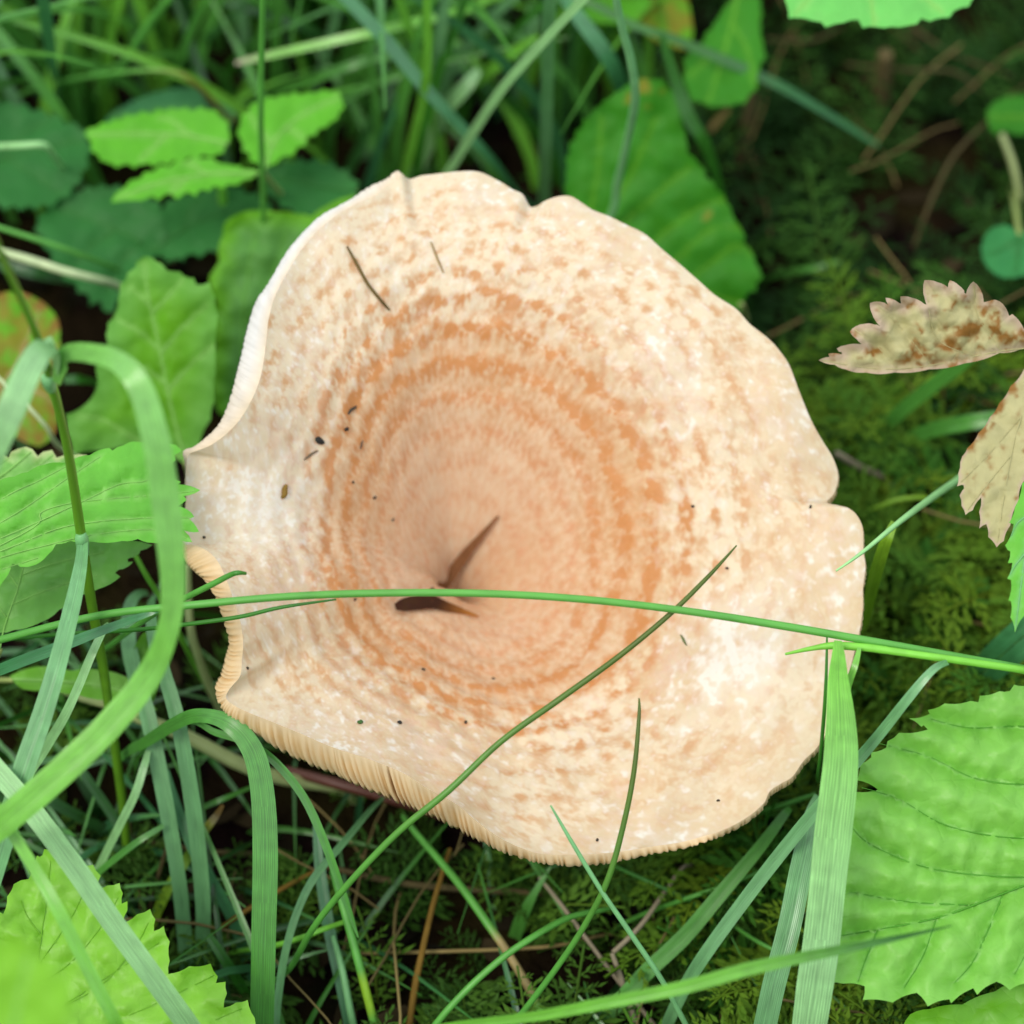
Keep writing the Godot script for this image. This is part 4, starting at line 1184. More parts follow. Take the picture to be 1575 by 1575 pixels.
func make_blades_behind() -> void:
	rng.seed = 401
	var G := {"group": "grass blades behind the mushroom", "roll": 0.2}
	blade("broad grey-green upright blade in the upper left corner", "blade", "teal", [[62, -30, 80, 20], [78, 83, 52, 21], [92, 190, 12, 18]], G)
	blade("straight upright grey-green blade rising behind the notch in the back rim", "blade", "glaucous", [[847, -30, 95, 20], [842, 100, 66, 20], [840, 200, 44, 19], [836, 325, 16, 18]], G)
	blade("pale blade slanting from the back rim up to the top right", "blade", "pale", [[915, -20, 96, 13], [842, 57, 82, 14], [775, 133, 66, 14], [725, 207, 50, 14], [672, 290, 28, 13]], G)
	blade("dark green blade slanting down from the top left to the back rim", "blade", "teal", [[515, -22, 70, 20], [592, 60, 62, 22], [658, 140, 54, 20], [708, 193, 46, 17], [758, 247, 36, 13], [800, 300, 20, 9]], G)
	blade("long thin blade with withered brown tip crossing the upper left", "blade", "bright", [[362, 97, 44, 6], [400, 88, 46, 11], [525, 60, 52, 14], [625, 37, 54, 15], [708, 17, 52, 15], [800, -15, 40, 14]], {"group": G.group, "tip": "ash", "tip_long": 0.22})
	blade("thin arching stalk with orange bend behind the three-part leaf", "stalk", "green", [[20, 152, 22, 7], [100, 125, 34, 8], [200, 110, 44, 8], [270, 112, 46, 8], [310, 138, 40, 8], [358, 190, 24, 7]], {"root": 1, "tip": "ochre"})
	blade("dark thin upright stalk in front of the three-part leaf", "stalk", "green", [[405, -30, 112, 9], [402, 100, 88, 10], [401, 200, 70, 10], [404, 345, 38, 9]], {})
	blade("bright upright blade with pale lower half left of the back rim's middle", "blade", "bright", [[655, -25, 84, 11], [658, 83, 66, 13], [651, 143, 54, 14], [638, 200, 40, 14], [618, 275, 20, 13]], {"group": G.group, "tip": "bright"})
	blade("greyish blade just right of the bright upright one", "blade", "glaucous", [[687, -25, 66, 14], [678, 50, 54, 17], [670, 117, 40, 17], [656, 187, 26, 16], [645, 245, 10, 14]], G)
	blade("broad pale blade lit from above behind the mushroom's back rim", "blade", "pale", [[736, 108, 40, 12], [715, 134, 38, 22], [685, 167, 32, 24], [665, 207, 24, 22], [636, 270, 10, 18]], G)
	blade("curved blade arching over to the right behind the back rim", "blade", "green", [[755, 172, 12, 8], [732, 123, 26, 13], [708, 97, 30, 15], [682, 97, 26, 14], [640, 130, 8, 12]], G)
	blade("bright blade rising to the right above the pale broad one", "blade", "bright", [[826, 55, 52, 6], [790, 80, 46, 16], [742, 117, 34, 20], [712, 142, 20, 18], [690, 170, 6, 14]], G)
	blade("blue-green arching blade over the deep green leaf", "blade", "teal", [[868, -5, 60, 18], [890, 26, 60, 24], [932, 83, 54, 26], [955, 133, 44, 25], [966, 195, 26, 20]], G)
	blade("pale jointed stalk leaning in front of the deep green leaf", "stalk", "glaucous", [[943, -25, 110, 12], [956, 40, 98, 13], [970, 92, 88, 14], [977, 150, 76, 14], [967, 207, 62, 13], [950, 280, 46, 13], [934, 340, 34, 12]], {})
	blade("long dark blade sagging from the top middle down into the moss", "blade", "deep", [[1352, 224, 14, 6], [1237, 153, 30, 13], [1170, 117, 38, 16], [1050, 65, 48, 15], [985, 43, 52, 13], [850, 0, 54, 12]], {"group": G.group, "root": 2, "tip": "teal"})
	blade("dark green blade along the right side of the deep green leaf", "blade", "deep", [[1018, 55, 64, 10], [1042, 133, 54, 20], [1062, 183, 48, 22], [1085, 222, 42, 20], [1105, 280, 30, 15], [1122, 345, 14, 11]], G)
	blade("blurred upright blade with a joint at the top left", "stalk", "green", [[275, -20, 62, 13], [227, 40, 48, 14], [187, 103, 32, 14], [140, 165, 8, 13]], {})
	blade("second blurred blade slanting beside the jointed one at the top left", "blade", "green", [[330, -25, 62, 14], [300, 33, 48, 17], [267, 110, 26, 16], [240, 146, 6, 14]], G)
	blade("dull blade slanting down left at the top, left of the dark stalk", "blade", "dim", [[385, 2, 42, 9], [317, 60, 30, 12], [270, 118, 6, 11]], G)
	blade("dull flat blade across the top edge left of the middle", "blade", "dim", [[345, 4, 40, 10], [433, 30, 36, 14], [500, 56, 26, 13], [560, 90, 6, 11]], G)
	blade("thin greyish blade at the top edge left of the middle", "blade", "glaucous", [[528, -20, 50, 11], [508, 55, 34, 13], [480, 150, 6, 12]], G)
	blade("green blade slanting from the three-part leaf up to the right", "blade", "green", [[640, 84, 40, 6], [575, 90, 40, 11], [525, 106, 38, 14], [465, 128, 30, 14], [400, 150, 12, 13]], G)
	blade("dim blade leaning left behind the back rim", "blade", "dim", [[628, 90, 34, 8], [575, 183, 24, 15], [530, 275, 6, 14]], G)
	blade("bent pale stalk at the left edge in front of the dark leaf", "stalk", "pale", [[-20, 226, 48, 10], [30, 224, 52, 11], [66, 223, 52, 11], [80, 236, 46, 9], [112, 280, 22, 8]], {})
	blade("whitish straight stalk crossing the dark leaf at the left edge", "stalk", "white", [[-25, 381, 40, 12], [40, 398, 42, 14], [100, 417, 42, 14], [150, 430, 38, 13], [188, 443, 30, 12]], {})
	blade("thin green stalk above the whitish one at the left edge", "stalk", "green", [[-20, 344, 44, 8], [83, 377, 40, 9], [150, 402, 32, 8], [205, 424, 18, 7]], {})
	blade("pale green stalk under the lower leaflet of the three-part leaf", "stalk", "bright", [[340, 255, 40, 14], [342, 300, 32, 14], [345, 345, 22, 13], [349, 372, 12, 12]], {})
	blade("thin curved stalk left of the pale green one in the shade", "stalk", "dim", [[345, 366, 12, 6], [300, 356, 22, 7], [250, 372, 16, 7], [225, 392, 4, 6]], {})
	blade("blurred blade at the left edge under the whitish stalk", "blade", "dim", [[-20, 402, 18, 16], [60, 420, 18, 20], [130, 436, 10, 16]], G)
	blade("thin whitish stalk behind the grass stem at the left", "stalk", "white", [[-15, 570, 52, 6], [30, 612, 50, 7], [70, 655, 46, 7], [98, 692, 36, 7]], {})
	blade("pale blue-green blade low behind the bent broad blade at the left", "blade", "glaucous", [[8, 630, 22, 12], [25, 665, 16, 15], [45, 705, 6, 15]], G)
	blade("short green blade between the stem and the upright leaf", "blade", "deep", [[98, 584, 30, 12], [125, 583, 28, 16], [150, 590, 20, 14]], G)
	blade("orange-brown dry stalk above the withered leaf", "stalk", "ochre", [[1310, 478, 12, 6], [1280, 503, 10, 8], [1238, 535, 5, 7]], {"mat": "dry"})
	blade("short blade lying on the dark moss right of the deep green leaf", "blade", "green", [[1292, 403, 14, 5], [1245, 413, 12, 8], [1190, 424, 5, 8]], G)
	blade("dark blurred blade rising to the withered leaf from the right rim", "blade", "green", [[1495, 545, 46, 22], [1467, 568, 40, 23], [1383, 635, 24, 22], [1325, 695, 10, 16]], G)
	blade("dull green blade bending right below the withered leaf", "blade", "green", [[1550, 640, 30, 20], [1523, 645, 30, 24], [1470, 653, 27, 24], [1417, 667, 20, 22], [1335, 708, 6, 16]], G)
	blade("thin tan stalk upright below the withered leaf", "stalk", "ochre", [[1448, 570, 30, 4], [1450, 600, 22, 5], [1454, 655, 8, 5]], {"mat": "dry"})
	blade("two-ribbed dark blue-green blade at the right edge, upper one", "blade", "teal", [[1600, 940, 44, 26], [1560, 972, 40, 28], [1517, 1012, 32, 26], [1465, 1064, 14, 22]], G)
	blade("two-ribbed dark blue-green blade at the right edge, lower one", "blade", "teal", [[1610, 965, 40, 26], [1565, 1006, 36, 28], [1520, 1045, 26, 25], [1480, 1085, 10, 22]], G)
	# dead stalks in the shade at the upper right
	blade("thin olive dead stalk lying across the upper right moss", "stalk", "dead", [[1300, 99, 12, 4], [1400, 108, 16, 5], [1473, 113, 14, 5], [1530, 166, 5, 4]], {"mat": "dry"})
	blade("curved dead stalk rising to the small leaf at the right edge", "stalk", "dead", [[1520, 186, 20, 6], [1467, 240, 18, 6], [1430, 315, 13, 6], [1405, 382, 5, 6]], {"mat": "dry"})
	blade("pale straight dead stalk beside the right edge above the round leaf", "stalk", "cream", [[1540, 205, 22, 10], [1557, 250, 18, 11], [1568, 300, 12, 10], [1576, 345, 4, 9]], {})
	blade("slanting dead straw in the upper right corner", "stalk", "dead", [[1400, 40, 12, 4], [1470, 85, 12, 4], [1585, 130, 6, 4]], {"mat": "dry"})
	blade("thin dead straw crossing the moss below the pale top leaf", "stalk", "dead", [[1180, 60, 14, 4], [1250, 62, 14, 5], [1300, 40, 6, 4]], {"mat": "dry"})
	blade("short thick dead stem stub upright in the upper right moss", "stalk", "dead", [[1362, 82, 24, 24], [1358, 130, 14, 28], [1356, 182, 2, 29]], {"mat": "dry", "name": "dead_stem", "cat": "dead stem"})
	blade("limp tan dead blade hanging below the leaf at the top edge", "blade", "dead", [[1160, 140, 22, 14], [1150, 185, 16, 20], [1140, 245, 5, 14]], {"mat": "dry", "group": G.group})
	blade("thin tan dead blade beside the leaf at the top edge", "blade", "straw", [[1122, 168, 18, 6], [1100, 190, 12, 11], [1078, 222, 4, 9]], {"mat": "dry", "group": G.group})
	blade("small woody twig end lying right of the right rim notch", "stalk", "ash", [[1286, 697, 22, 10], [1320, 717, 18, 11], [1361, 736, 15, 8]], {"mat": "dry", "name": "twig", "cat": "twig"})


func shoot(label: String, foot: Array, pieces: Array) -> void:
	var at := spot(foot[0], foot[1], foot[2])
	at.y = ground_height(at.x, at.z)
	var root := thing("grass_shoot", label, "grass shoot", at, "jointed grass shoots")
	for p in pieces:
		var pts := traced(p[3], p[4].get("root", 0))
		var c: Color = C[p[2]]
		var tip: Color = C[p[4].get("tip", p[2])]
		if p[1] == "tube":
			part(p[0], tube(pts, c, tip, 9, at), M.stalk, root)
		else:
			part(p[0], ribbon(pts, c, tip, p[4].get("roll", 0.0), p[4].get("fold", 0.14), p[4].get("twist", 0.0), at, p[4].get("tip_long", 0.45)), M[p[4].get("mat", "blade")], root)


func make_blades_front() -> void:
	rng.seed = 402
	var G := {"group": "grass blades in front of the mushroom"}
	shoot("tall olive grass stem with broad arching blades at the left", [200, 1370, 2], [
		["stem", "tube", "culm", [[-30, 310, 172, 11], [0, 388, 160, 12], [28, 450, 148, 12], [55, 512, 136, 13], [80, 592, 120, 14], [104, 690, 102, 15], [126, 832, 78, 16], [141, 930, 62, 16], [156, 1012, 50, 16], [167, 1085, 40, 15], [181, 1180, 26, 15], [191, 1260, 14, 14], [200, 1370, -2, 13]], {}],
		["node", "tube", "glaucous", [[124, 820, 80.5, 15], [125.5, 828, 79.5, 21], [127.5, 842, 77, 20], [129.5, 852, 75, 16]], {}],
		["node", "tube", "glaucous", [[71, 578, 123, 15], [74, 585, 122, 22], [77, 594, 120, 20], [79, 600, 119, 15]], {}],
		["leaf_blade", "flat", "mint", [[86, 590, 122, 14], [92, 566, 127, 24], [96, 548, 132, 28], [112, 541, 136, 29], [140, 543, 140, 31], [172, 551, 143, 33], [200, 572, 144, 37], [222, 612, 142, 40], [240, 680, 137, 43], [253, 760, 130, 45], [262, 840, 123, 43], [266, 905, 117, 38], [258, 970, 111, 34], [228, 1040, 104, 40], [165, 1118, 98, 44], [82, 1198, 92, 45], [0, 1268, 86, 44], [-60, 1315, 80, 40]], {"roll": 0.15, "fold": 0.12, "twist": -0.3, "tip": "bright", "tip_long": 0.5}],
		["leaf_blade", "flat", "pale", [[84, 575, 124, 14], [84, 545, 132, 26], [76, 530, 138, 34], [58, 545, 141, 40], [38, 582, 142, 42], [16, 632, 140, 44], [-15, 700, 134, 44], [-50, 780, 124, 40]], {"roll": -0.25, "fold": 0.10}],
		["leaf_blade", "flat", "glaucous", [[127, 836, 80, 18], [124, 870, 82, 22], [112, 930, 82, 27], [88, 1025, 80, 31], [64, 1105, 76, 34], [38, 1180, 72, 36], [12, 1270, 66, 36], [-15, 1360, 58, 34]], {"fold": 0.28, "roll": 0.2, "mat": "blade_matt"}],
	])
	shoot("bright grass shoot leaning in from the right edge with pale drooping blades", [1700, 1060, 0], [
		["stem", "tube", "bright", [[1780, 1085, 0, 14], [1700, 1058, 40, 13], [1600, 1035, 68, 12], [1483, 1017, 74, 12], [1433, 1010, 75, 12], [1383, 1003, 75, 12], [1333, 996, 75, 13], [1283, 993, 75, 12], [1250, 997, 74, 8], [1208, 1006, 72, 4]], {}],
		["leaf_blade", "flat", "bright", [[1289, 985, 78, 12], [1290, 1010, 78, 22], [1290, 1050, 78, 34], [1294, 1117, 75, 48], [1293, 1183, 71, 56], [1282, 1283, 65, 59], [1273, 1367, 60, 57], [1264, 1450, 54, 58], [1254, 1517, 49, 58], [1240, 1620, 40, 52]], {"roll": -0.1, "fold": 0.10, "mat": "blade_matt", "tip": "pale", "tip_long": 0.85}],
		["leaf_blade", "flat", "bright", [[1322, 996, 76, 6], [1316, 1020, 76, 10], [1306, 1050, 74, 11], [1298, 1085, 72, 8], [1292, 1110, 68, 3]], {"roll": 0.3}],
		["leaf_blade", "flat", "glaucous", [[1458, 1018, 75, 9], [1435, 1030, 77, 12], [1400, 1070, 74, 15], [1350, 1133, 66, 17], [1283, 1212, 56, 19], [1217, 1292, 46, 21], [1150, 1378, 36, 21], [1083, 1470, 26, 21], [1050, 1525, 18, 20], [1015, 1600, 6, 18]], {"fold": 0.22, "roll": 0.1}],
	])
	blade("wide grey-green blade behind the pale drooping blade at the lower right", "blade", "glaucous", [[1262, 1225, 40, 20], [1250, 1260, 42, 30], [1233, 1333, 42, 35], [1213, 1430, 38, 36], [1190, 1517, 32, 36], [1168, 1620, 22, 34]], G)
	blade("long thin stalk crossing the whole mushroom from left to right", "stalk", "green", [[-60, 998, 60, 11.3], [0, 984, 66, 12.2], [150, 947, 75, 12.2], [300, 930, 80, 12.2], [450, 917, 82, 12.2], [600, 912, 83, 12.2], [750, 913, 83, 12.2], [900, 922, 82, 12.2], [1050, 939, 80, 12.2], [1200, 962, 77, 13.1], [1350, 988, 75, 13.1], [1480, 1012, 72, 13.9], [1580, 1031, 68, 14.8], [1720, 1064, 40, 14.8]], {"tip": "green"})
	blade("dark blade beside the left end of the long crossing stalk", "blade", "teal", [[255, 934, 78, 5], [230, 943, 78, 9], [167, 966, 74, 14], [83, 998, 68, 18], [0, 1030, 60, 18], [-60, 1058, 50, 16]], G)
	blade("thin dark stalk tip pointing right below the long crossing stalk", "stalk", "deep", [[517, 922, 80, 3], [433, 934, 78, 6], [367, 949, 75, 7], [280, 961, 71, 7], [205, 969, 66, 7], [100, 975, 58, 7], [0, 984, 50, 7], [-50, 988, 40, 7]], {})
	blade("small hooked stalk tip above the long crossing stalk at the left rim", "stalk", "green", [[378, 882, 82, 5], [366, 881, 83, 8], [353, 885, 82, 9], [320, 902, 79, 10], [280, 922, 74, 10], [240, 942, 66, 10], [180, 985, 45, 9]], {"tip": "deep"})
	blade("short pale blade folded over the olive stem at the left", "blade", "pale", [[168, 958, 62, 6], [160, 968, 64, 11], [143, 1002, 64, 13], [123, 1050, 60, 14], [100, 1100, 55, 15], [70, 1150, 48, 16], [40, 1195, 40, 17], [5, 1250, 28, 17]], {"group": G.group, "fold": 0.25})
	blade("drooping grey-green blade left of the twin with a dark groove", "blade", "glaucous", [[228, 912, 34, 8], [212, 914, 38, 14], [199, 935, 40, 20], [198, 990, 40, 24], [210, 1045, 39, 25], [227, 1100, 37, 25], [244, 1180, 32, 25], [261, 1270, 25, 24], [277, 1370, 16, 23], [287, 1480, 4, 22]], {"group": G.group, "mat": "blade_matt", "fold": 0.22})
	blade("drooping grey-green blade with a dark groove along its middle", "blade", "glaucous", [[237, 916, 40, 6], [232, 935, 44, 14], [236, 980, 46, 20], [252, 1035, 46, 22], [266, 1080, 44, 23], [280, 1140, 40, 24], [298, 1250, 30, 25], [311, 1370, 18, 24], [312, 1440, 10, 22], [306, 1495, 3, 21]], {"group": G.group, "mat": "blade_matt", "fold": 0.26})
	blade("dull grey-green blade slanting down right behind the drooping pair", "blade", "teal", [[255, 1185, 24, 10], [275, 1250, 24, 16], [300, 1310, 21, 19], [330, 1365, 16, 19], [356, 1410, 11, 18], [385, 1490, 3, 17]], {"group": G.group, "mat": "blade_matt"})
	blade("broad shiny green blade arching down with fine ribs, left of the front rim", "blade", "green", [[184, 1166, 24, 12], [202, 1152, 30, 16], [222, 1142, 36, 18], [260, 1118, 46, 21], [293, 1102, 52, 22], [325, 1102, 55, 23], [353, 1113, 56, 28], [378, 1137, 55, 32], [395, 1172, 53, 35], [405, 1233, 49, 37], [408, 1317, 43, 39], [406, 1417, 35, 38], [404, 1517, 26, 37], [402, 1630, 14, 35]], {"group": G.group, "root": 2, "fold": 0.10, "roll": 0.1})
	blade("narrow green blade running beside the broad shiny one to a point", "blade", "green", [[285, 1112, 46, 6], [333, 1127, 50, 11], [377, 1141, 51, 12], [420, 1169, 50, 13], [465, 1223, 46, 13], [497, 1290, 41, 13], [525, 1368, 34, 12], [540, 1410, 30, 8], [551, 1442, 27, 2]], {"group": G.group, "root": 1, "fold": 0.25})
	blade("thin blue-grey stalk curving up under the torn gills", "blade", "glaucous", [[590, 1226, 20, 6], [566, 1250, 24, 9], [530, 1294, 27, 11], [483, 1350, 27, 12], [457, 1403, 24, 12], [440, 1460, 20, 12], [430, 1517, 15, 12], [422, 1600, 8, 11]], {"group": G.group, "mat": "blade_matt", "fold": 0.3})
	blade("dim upright blade behind the curved blue-grey one", "blade", "teal", [[486, 1270, 22, 10], [493, 1343, 18, 17], [507, 1433, 13, 18], [525, 1517, 8, 17], [542, 1600, 2, 16]], G)
	blade("large pale blade slanting down right across the lobed leaf", "blade", "pale", [[-70, 1100, 74, 30], [-20, 1167, 73, 32], [43, 1240, 71, 33], [110, 1328, 67, 34], [167, 1410, 62, 34], [233, 1500, 56, 34], [290, 1578, 48, 34], [340, 1650, 36, 32]], {"group": G.group, "mat": "blade_matt", "fold": 0.14})
	blade("smaller bright blade parallel to the large pale one, lower left", "blade", "bright", [[-10, 1235, 84, 16], [13, 1272, 82, 18], [57, 1343, 78, 19], [93, 1407, 75, 20], [130, 1480, 70, 20], [182, 1580, 62, 20], [225, 1660, 48, 20]], G)
	blade("pale narrow blade curving down left between stem and drooping blades", "blade", "pale", [[228, 1155, 34, 8], [221, 1180, 34, 12], [207, 1223, 31, 13], [180, 1277, 25, 13], [150, 1338, 16, 12], [125, 1390, 6, 11]], G)
	blade("thin green blade joining the pale narrow one from the right", "blade", "green", [[252, 1270, 26, 7], [228, 1284, 26, 9], [200, 1303, 24, 10], [150, 1343, 17, 10], [115, 1378, 8, 9]], G)
	blade("thin blade in the dark gap under the front left rim", "blade", "green", [[388, 1210, 16, 5], [340, 1230, 18, 8], [300, 1247, 14, 8], [270, 1262, 6, 8]], G)
	blade("blade with yellow-brown edge behind the drooping pair", "blade", "lime", [[343, 1238, 24, 5], [330, 1258, 24, 11], [313, 1280, 22, 14], [288, 1320, 17, 15], [256, 1372, 11, 16], [232, 1425, 4, 15]], {"group": G.group, "tip": "ochre"})
	blade("dark green short blade low between the drooping pair and the broad blade", "blade", "deep", [[320, 1438, 16, 12], [340, 1468, 14, 16], [362, 1502, 10, 16], [388, 1545, 3, 14]], G)
	blade("yellow straw lying behind the drooping pair", "stalk", "ochre", [[490, 1337, 10, 6], [427, 1371, 12, 8], [360, 1413, 11, 8], [322, 1444, 6, 7]], {"mat": "dry"})
	blade("light green stalk across the dark gap right of the broad blade", "stalk", "bright", [[530, 1418, 18, 8], [495, 1430, 20, 9], [467, 1441, 19, 9], [420, 1455, 14, 9], [360, 1465, 6, 8]], {})
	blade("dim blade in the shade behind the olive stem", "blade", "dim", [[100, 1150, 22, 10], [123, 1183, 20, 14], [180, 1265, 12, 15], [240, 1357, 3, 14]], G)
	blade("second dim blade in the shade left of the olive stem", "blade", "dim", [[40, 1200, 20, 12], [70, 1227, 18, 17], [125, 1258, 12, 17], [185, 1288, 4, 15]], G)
	# across the front of the cap
	blade("dark olive stalk slanting up right across the front of the cap", "stalk", "green", [[1133, 839, 84, 2.5], [1090, 886, 82, 6.6], [1030, 945, 79, 8.2], [950, 1011, 75, 9], [860, 1076, 71, 9.8], [770, 1141, 67, 9.8], [690, 1216, 62, 10.7], [610, 1282, 55, 10.7], [530, 1366, 44, 10.7], [480, 1430, 32, 10.7], [445, 1490, 16, 9.8]], {"tip": "olive", "tip_long": 0.85})
	blade("dark green pointed blade standing in front of the cap's lower edge", "stalk", "green", [[983, 1074, 72, 2.5], [983, 1100, 71, 6], [976, 1180, 66, 8.5], [961, 1260, 60, 9.3], [936, 1350, 52, 10.2], [900, 1422, 43, 10.2], [855, 1490, 33, 10.2], [800, 1562, 22, 10.2], [760, 1610, 12, 10.2]], {"tip": "olive", "tip_long": 0.7})
	blade("thin blue-green needle-like blade left of the dark pointed one", "stalk", "glaucous", [[847, 1239, 62, 3], [880, 1296, 57, 7], [925, 1370, 50, 8], [970, 1436, 43, 9], [1020, 1511, 34, 9], [1062, 1590, 22, 9]], {})
	blade("stalk with a tan withered joint slanting down right below the front rim", "stalk", "green", [[620, 1255, 12, 9], [638, 1279, 16, 11], [705, 1358, 18, 13], [758, 1432, 17, 14], [785, 1472, 15, 14], [815, 1523, 12, 14], [848, 1585, 6, 13]], {"band": [0.47, 0.16, "straw"]})
	blade("thin stalk arching up right from the bottom edge under the front rim", "stalk", "green", [[945, 1396, 16, 4], [925, 1400, 20, 8], [875, 1411, 25, 10], [825, 1438, 28, 11], [772, 1474, 27, 11], [712, 1528, 24, 11], [660, 1590, 18, 11]], {})
	blade("green stalk with yellow patch running down to the bottom edge left of the middle", "stalk", "green", [[510, 1340, 24, 8], [525, 1386, 24, 12], [548, 1467, 20, 14], [565, 1533, 15, 14], [582, 1600, 8, 13]], {"band": [0.5, 0.09, "lime"]})
	blade("short blue-green stalk at the bottom edge left of the yellow-patched one", "stalk", "glaucous", [[512, 1440, 14, 8], [525, 1485, 13, 11], [538, 1550, 9, 12], [548, 1600, 4, 12]], {})
	blade("yellow-brown dead stalk upright in the dark under the front rim", "stalk", "ochre", [[692, 1306, 12, 7], [668, 1385, 13, 9], [652, 1452, 12, 10], [638, 1519, 9, 11], [628, 1595, 4, 11]], {"mat": "dry"})
	blade("bright out of focus blade sweeping from the bottom edge up to the right leaf", "blade", "bright", [[1464, 1424, 74, 2], [1383, 1442, 77, 9], [1317, 1456, 78, 15], [1233, 1473, 79, 19], [1150, 1491, 79, 22], [1050, 1519, 77, 22], [925, 1544, 73, 20], [825, 1563, 68, 17], [690, 1580, 60, 14], [600, 1600, 50, 13]], {"group": G.group, "tip": "deep", "roll": 0.3})
	blade("matt green blade slanting to the bottom edge left of the pale drooping ones", "blade", "green", [[1216, 1243, 26, 8], [1205, 1255, 28, 14], [1167, 1305, 28, 19], [1100, 1385, 24, 23], [1050, 1443, 19, 25], [985, 1505, 13, 25], [905, 1595, 4, 23]], {"group": G.group, "mat": "blade_matt"})
	blade("thin green stalk tip behind the matt green blade near the front rim", "stalk", "green", [[1255, 1221, 20, 6], [1205, 1238, 18, 8], [1163, 1252, 13, 8], [1120, 1272, 6, 7]], {})
	blade("thin stalk crossing the moss right of the dark pointed blade", "stalk", "green", [[1176, 1338, 22, 5], [1117, 1361, 20, 7], [1050, 1384, 16, 8], [1000, 1402, 8, 8], [960, 1420, 3, 7]], {})
	blade("short thin stalk on the moss left of the wide grey-green blade", "stalk", "green", [[1196, 1464, 18, 5], [1165, 1448, 17, 7], [1140, 1432, 14, 6], [1110, 1410, 6, 6]], {})
	blade("long thin dark stalk on the moss below the front rim", "stalk", "deep", [[940, 1330, 14, 6], [1000, 1357, 15, 7], [1050, 1380, 14, 7], [1110, 1415, 10, 7], [1150, 1440, 4, 6]], {})
	blade("pale straw slanting down right in the moss under the front rim", "stalk", "ash", [[830, 1350, 10, 6], [868, 1398, 11, 7], [902, 1444, 11, 7], [952, 1510, 9, 7], [1012, 1585, 4, 7]], {"mat": "dry"})
	blade("bleached broken straw at the bottom edge in the moss, lower piece", "stalk", "ash", [[941, 1466, 15, 7], [950, 1490, 13, 9], [960, 1520, 10, 10], [982, 1590, 4, 10]], {"mat": "dry"})
	blade("bleached broken straw in the moss, upper piece leaning right", "stalk", "ash", [[1052, 1333, 12, 6], [1020, 1375, 14, 7], [985, 1424, 15, 8], [943, 1465, 14, 8]], {"mat": "dry", "root": 1})
	blade("horizontal straw on the dark soil near the bottom edge", "stalk", "straw", [[510, 1468, 5, 5], [658, 1464, 8, 6], [780, 1460, 9, 6], [858, 1454, 9, 6], [935, 1437, 4, 5]], {"mat": "dry"})
	blade("upper horizontal straw on the dark soil below the gills", "stalk", "dead", [[490, 1330, 6, 9], [600, 1355, 8, 11], [692, 1366, 8, 11], [850, 1376, 4, 9]], {"mat": "dry"})
	blade("dim dead straw lying behind the drooping grey-green pair", "stalk", "dead", [[190, 1286, 6, 8], [260, 1300, 9, 9], [333, 1311, 9, 9], [440, 1316, 4, 8]], {"mat": "dry"})
	blade("pinkish thin dead stalk between the drooping pair and the olive stem", "stalk", "dead", [[268, 1270, 16, 6], [255, 1310, 12, 7], [240, 1360, 7, 7], [230, 1400, 2, 6]], {"mat": "dry"})
	# stalks of leaves low on the left
	blade("thick pale green stalk lying low from the small lobed leaf to the mushroom", "stalk", "cream", [[70, 1050, 28, 13], [130, 1072, 27, 17], [170, 1083, 26, 19], [213, 1103, 24, 20], [290, 1134, 21, 22], [367, 1174, 17, 23], [430, 1196, 12, 22], [520, 1212, 6, 20]], {"tip": "cream", "name": "leaf_stalk", "cat": "leaf stalk"})
	blade("pale upright stalk in front of the folded left rim", "stalk", "cream", [[288, 868, 40, 12], [292, 958, 34, 14], [305, 1010, 28, 14], [322, 1055, 20, 14], [350, 1110, 8, 13]], {"name": "leaf_stalk", "cat": "leaf stalk"})
	blade("thin green stalk slanting behind the arching blade at the left", "stalk", "bright", [[206, 850, 52, 8], [225, 885, 48, 9], [247, 920, 42, 9], [275, 975, 32, 9], [300, 1022, 20, 8], [330, 1075, 6, 8]], {"name": "leaf_stalk", "cat": "leaf stalk"})
	blade("dark reddish stalk in the shade under the front left gills", "stalk", "petiole_red", [[440, 1185, 10, 16], [520, 1206, 12, 18], [600, 1228, 11, 18], [700, 1262, 5, 16]], {"name": "leaf_stalk", "cat": "leaf stalk"})
	# at the right rim
	blade("thin pale stalk pointing at the right rim from the withered leaf", "stalk", "pale", [[1286, 878, 76, 3], [1327, 849, 76, 6], [1383, 803, 72, 9], [1430, 768, 64, 11], [1463, 745, 54, 11], [1500, 722, 36, 10]], {})
	blade("yellow-green blade hanging from the pale stalk beside the right rim", "blade", "lime", [[1376, 803, 68, 12], [1362, 835, 66, 20], [1348, 880, 56, 25], [1337, 925, 42, 24], [1325, 975, 24, 18]], {"group": G.group, "roll": 0.3})
	blade("thin dark upright stalk just left of the pale drooping blade", "stalk", "deep", [[1272, 976, 76, 3], [1271, 1030, 72, 5], [1268, 1090, 66, 6], [1262, 1160, 54, 6], [1258, 1200, 40, 6]], {})
	blade("curved thin moss stalk arching right of the right rim notch", "stalk", "lime", [[1326, 792, 18, 4], [1350, 780, 22, 6], [1385, 768, 24, 7], [1425, 766, 22, 6], [1460, 775, 12, 5]], {})


# ---------------------------------------------------------------- small things on the cap

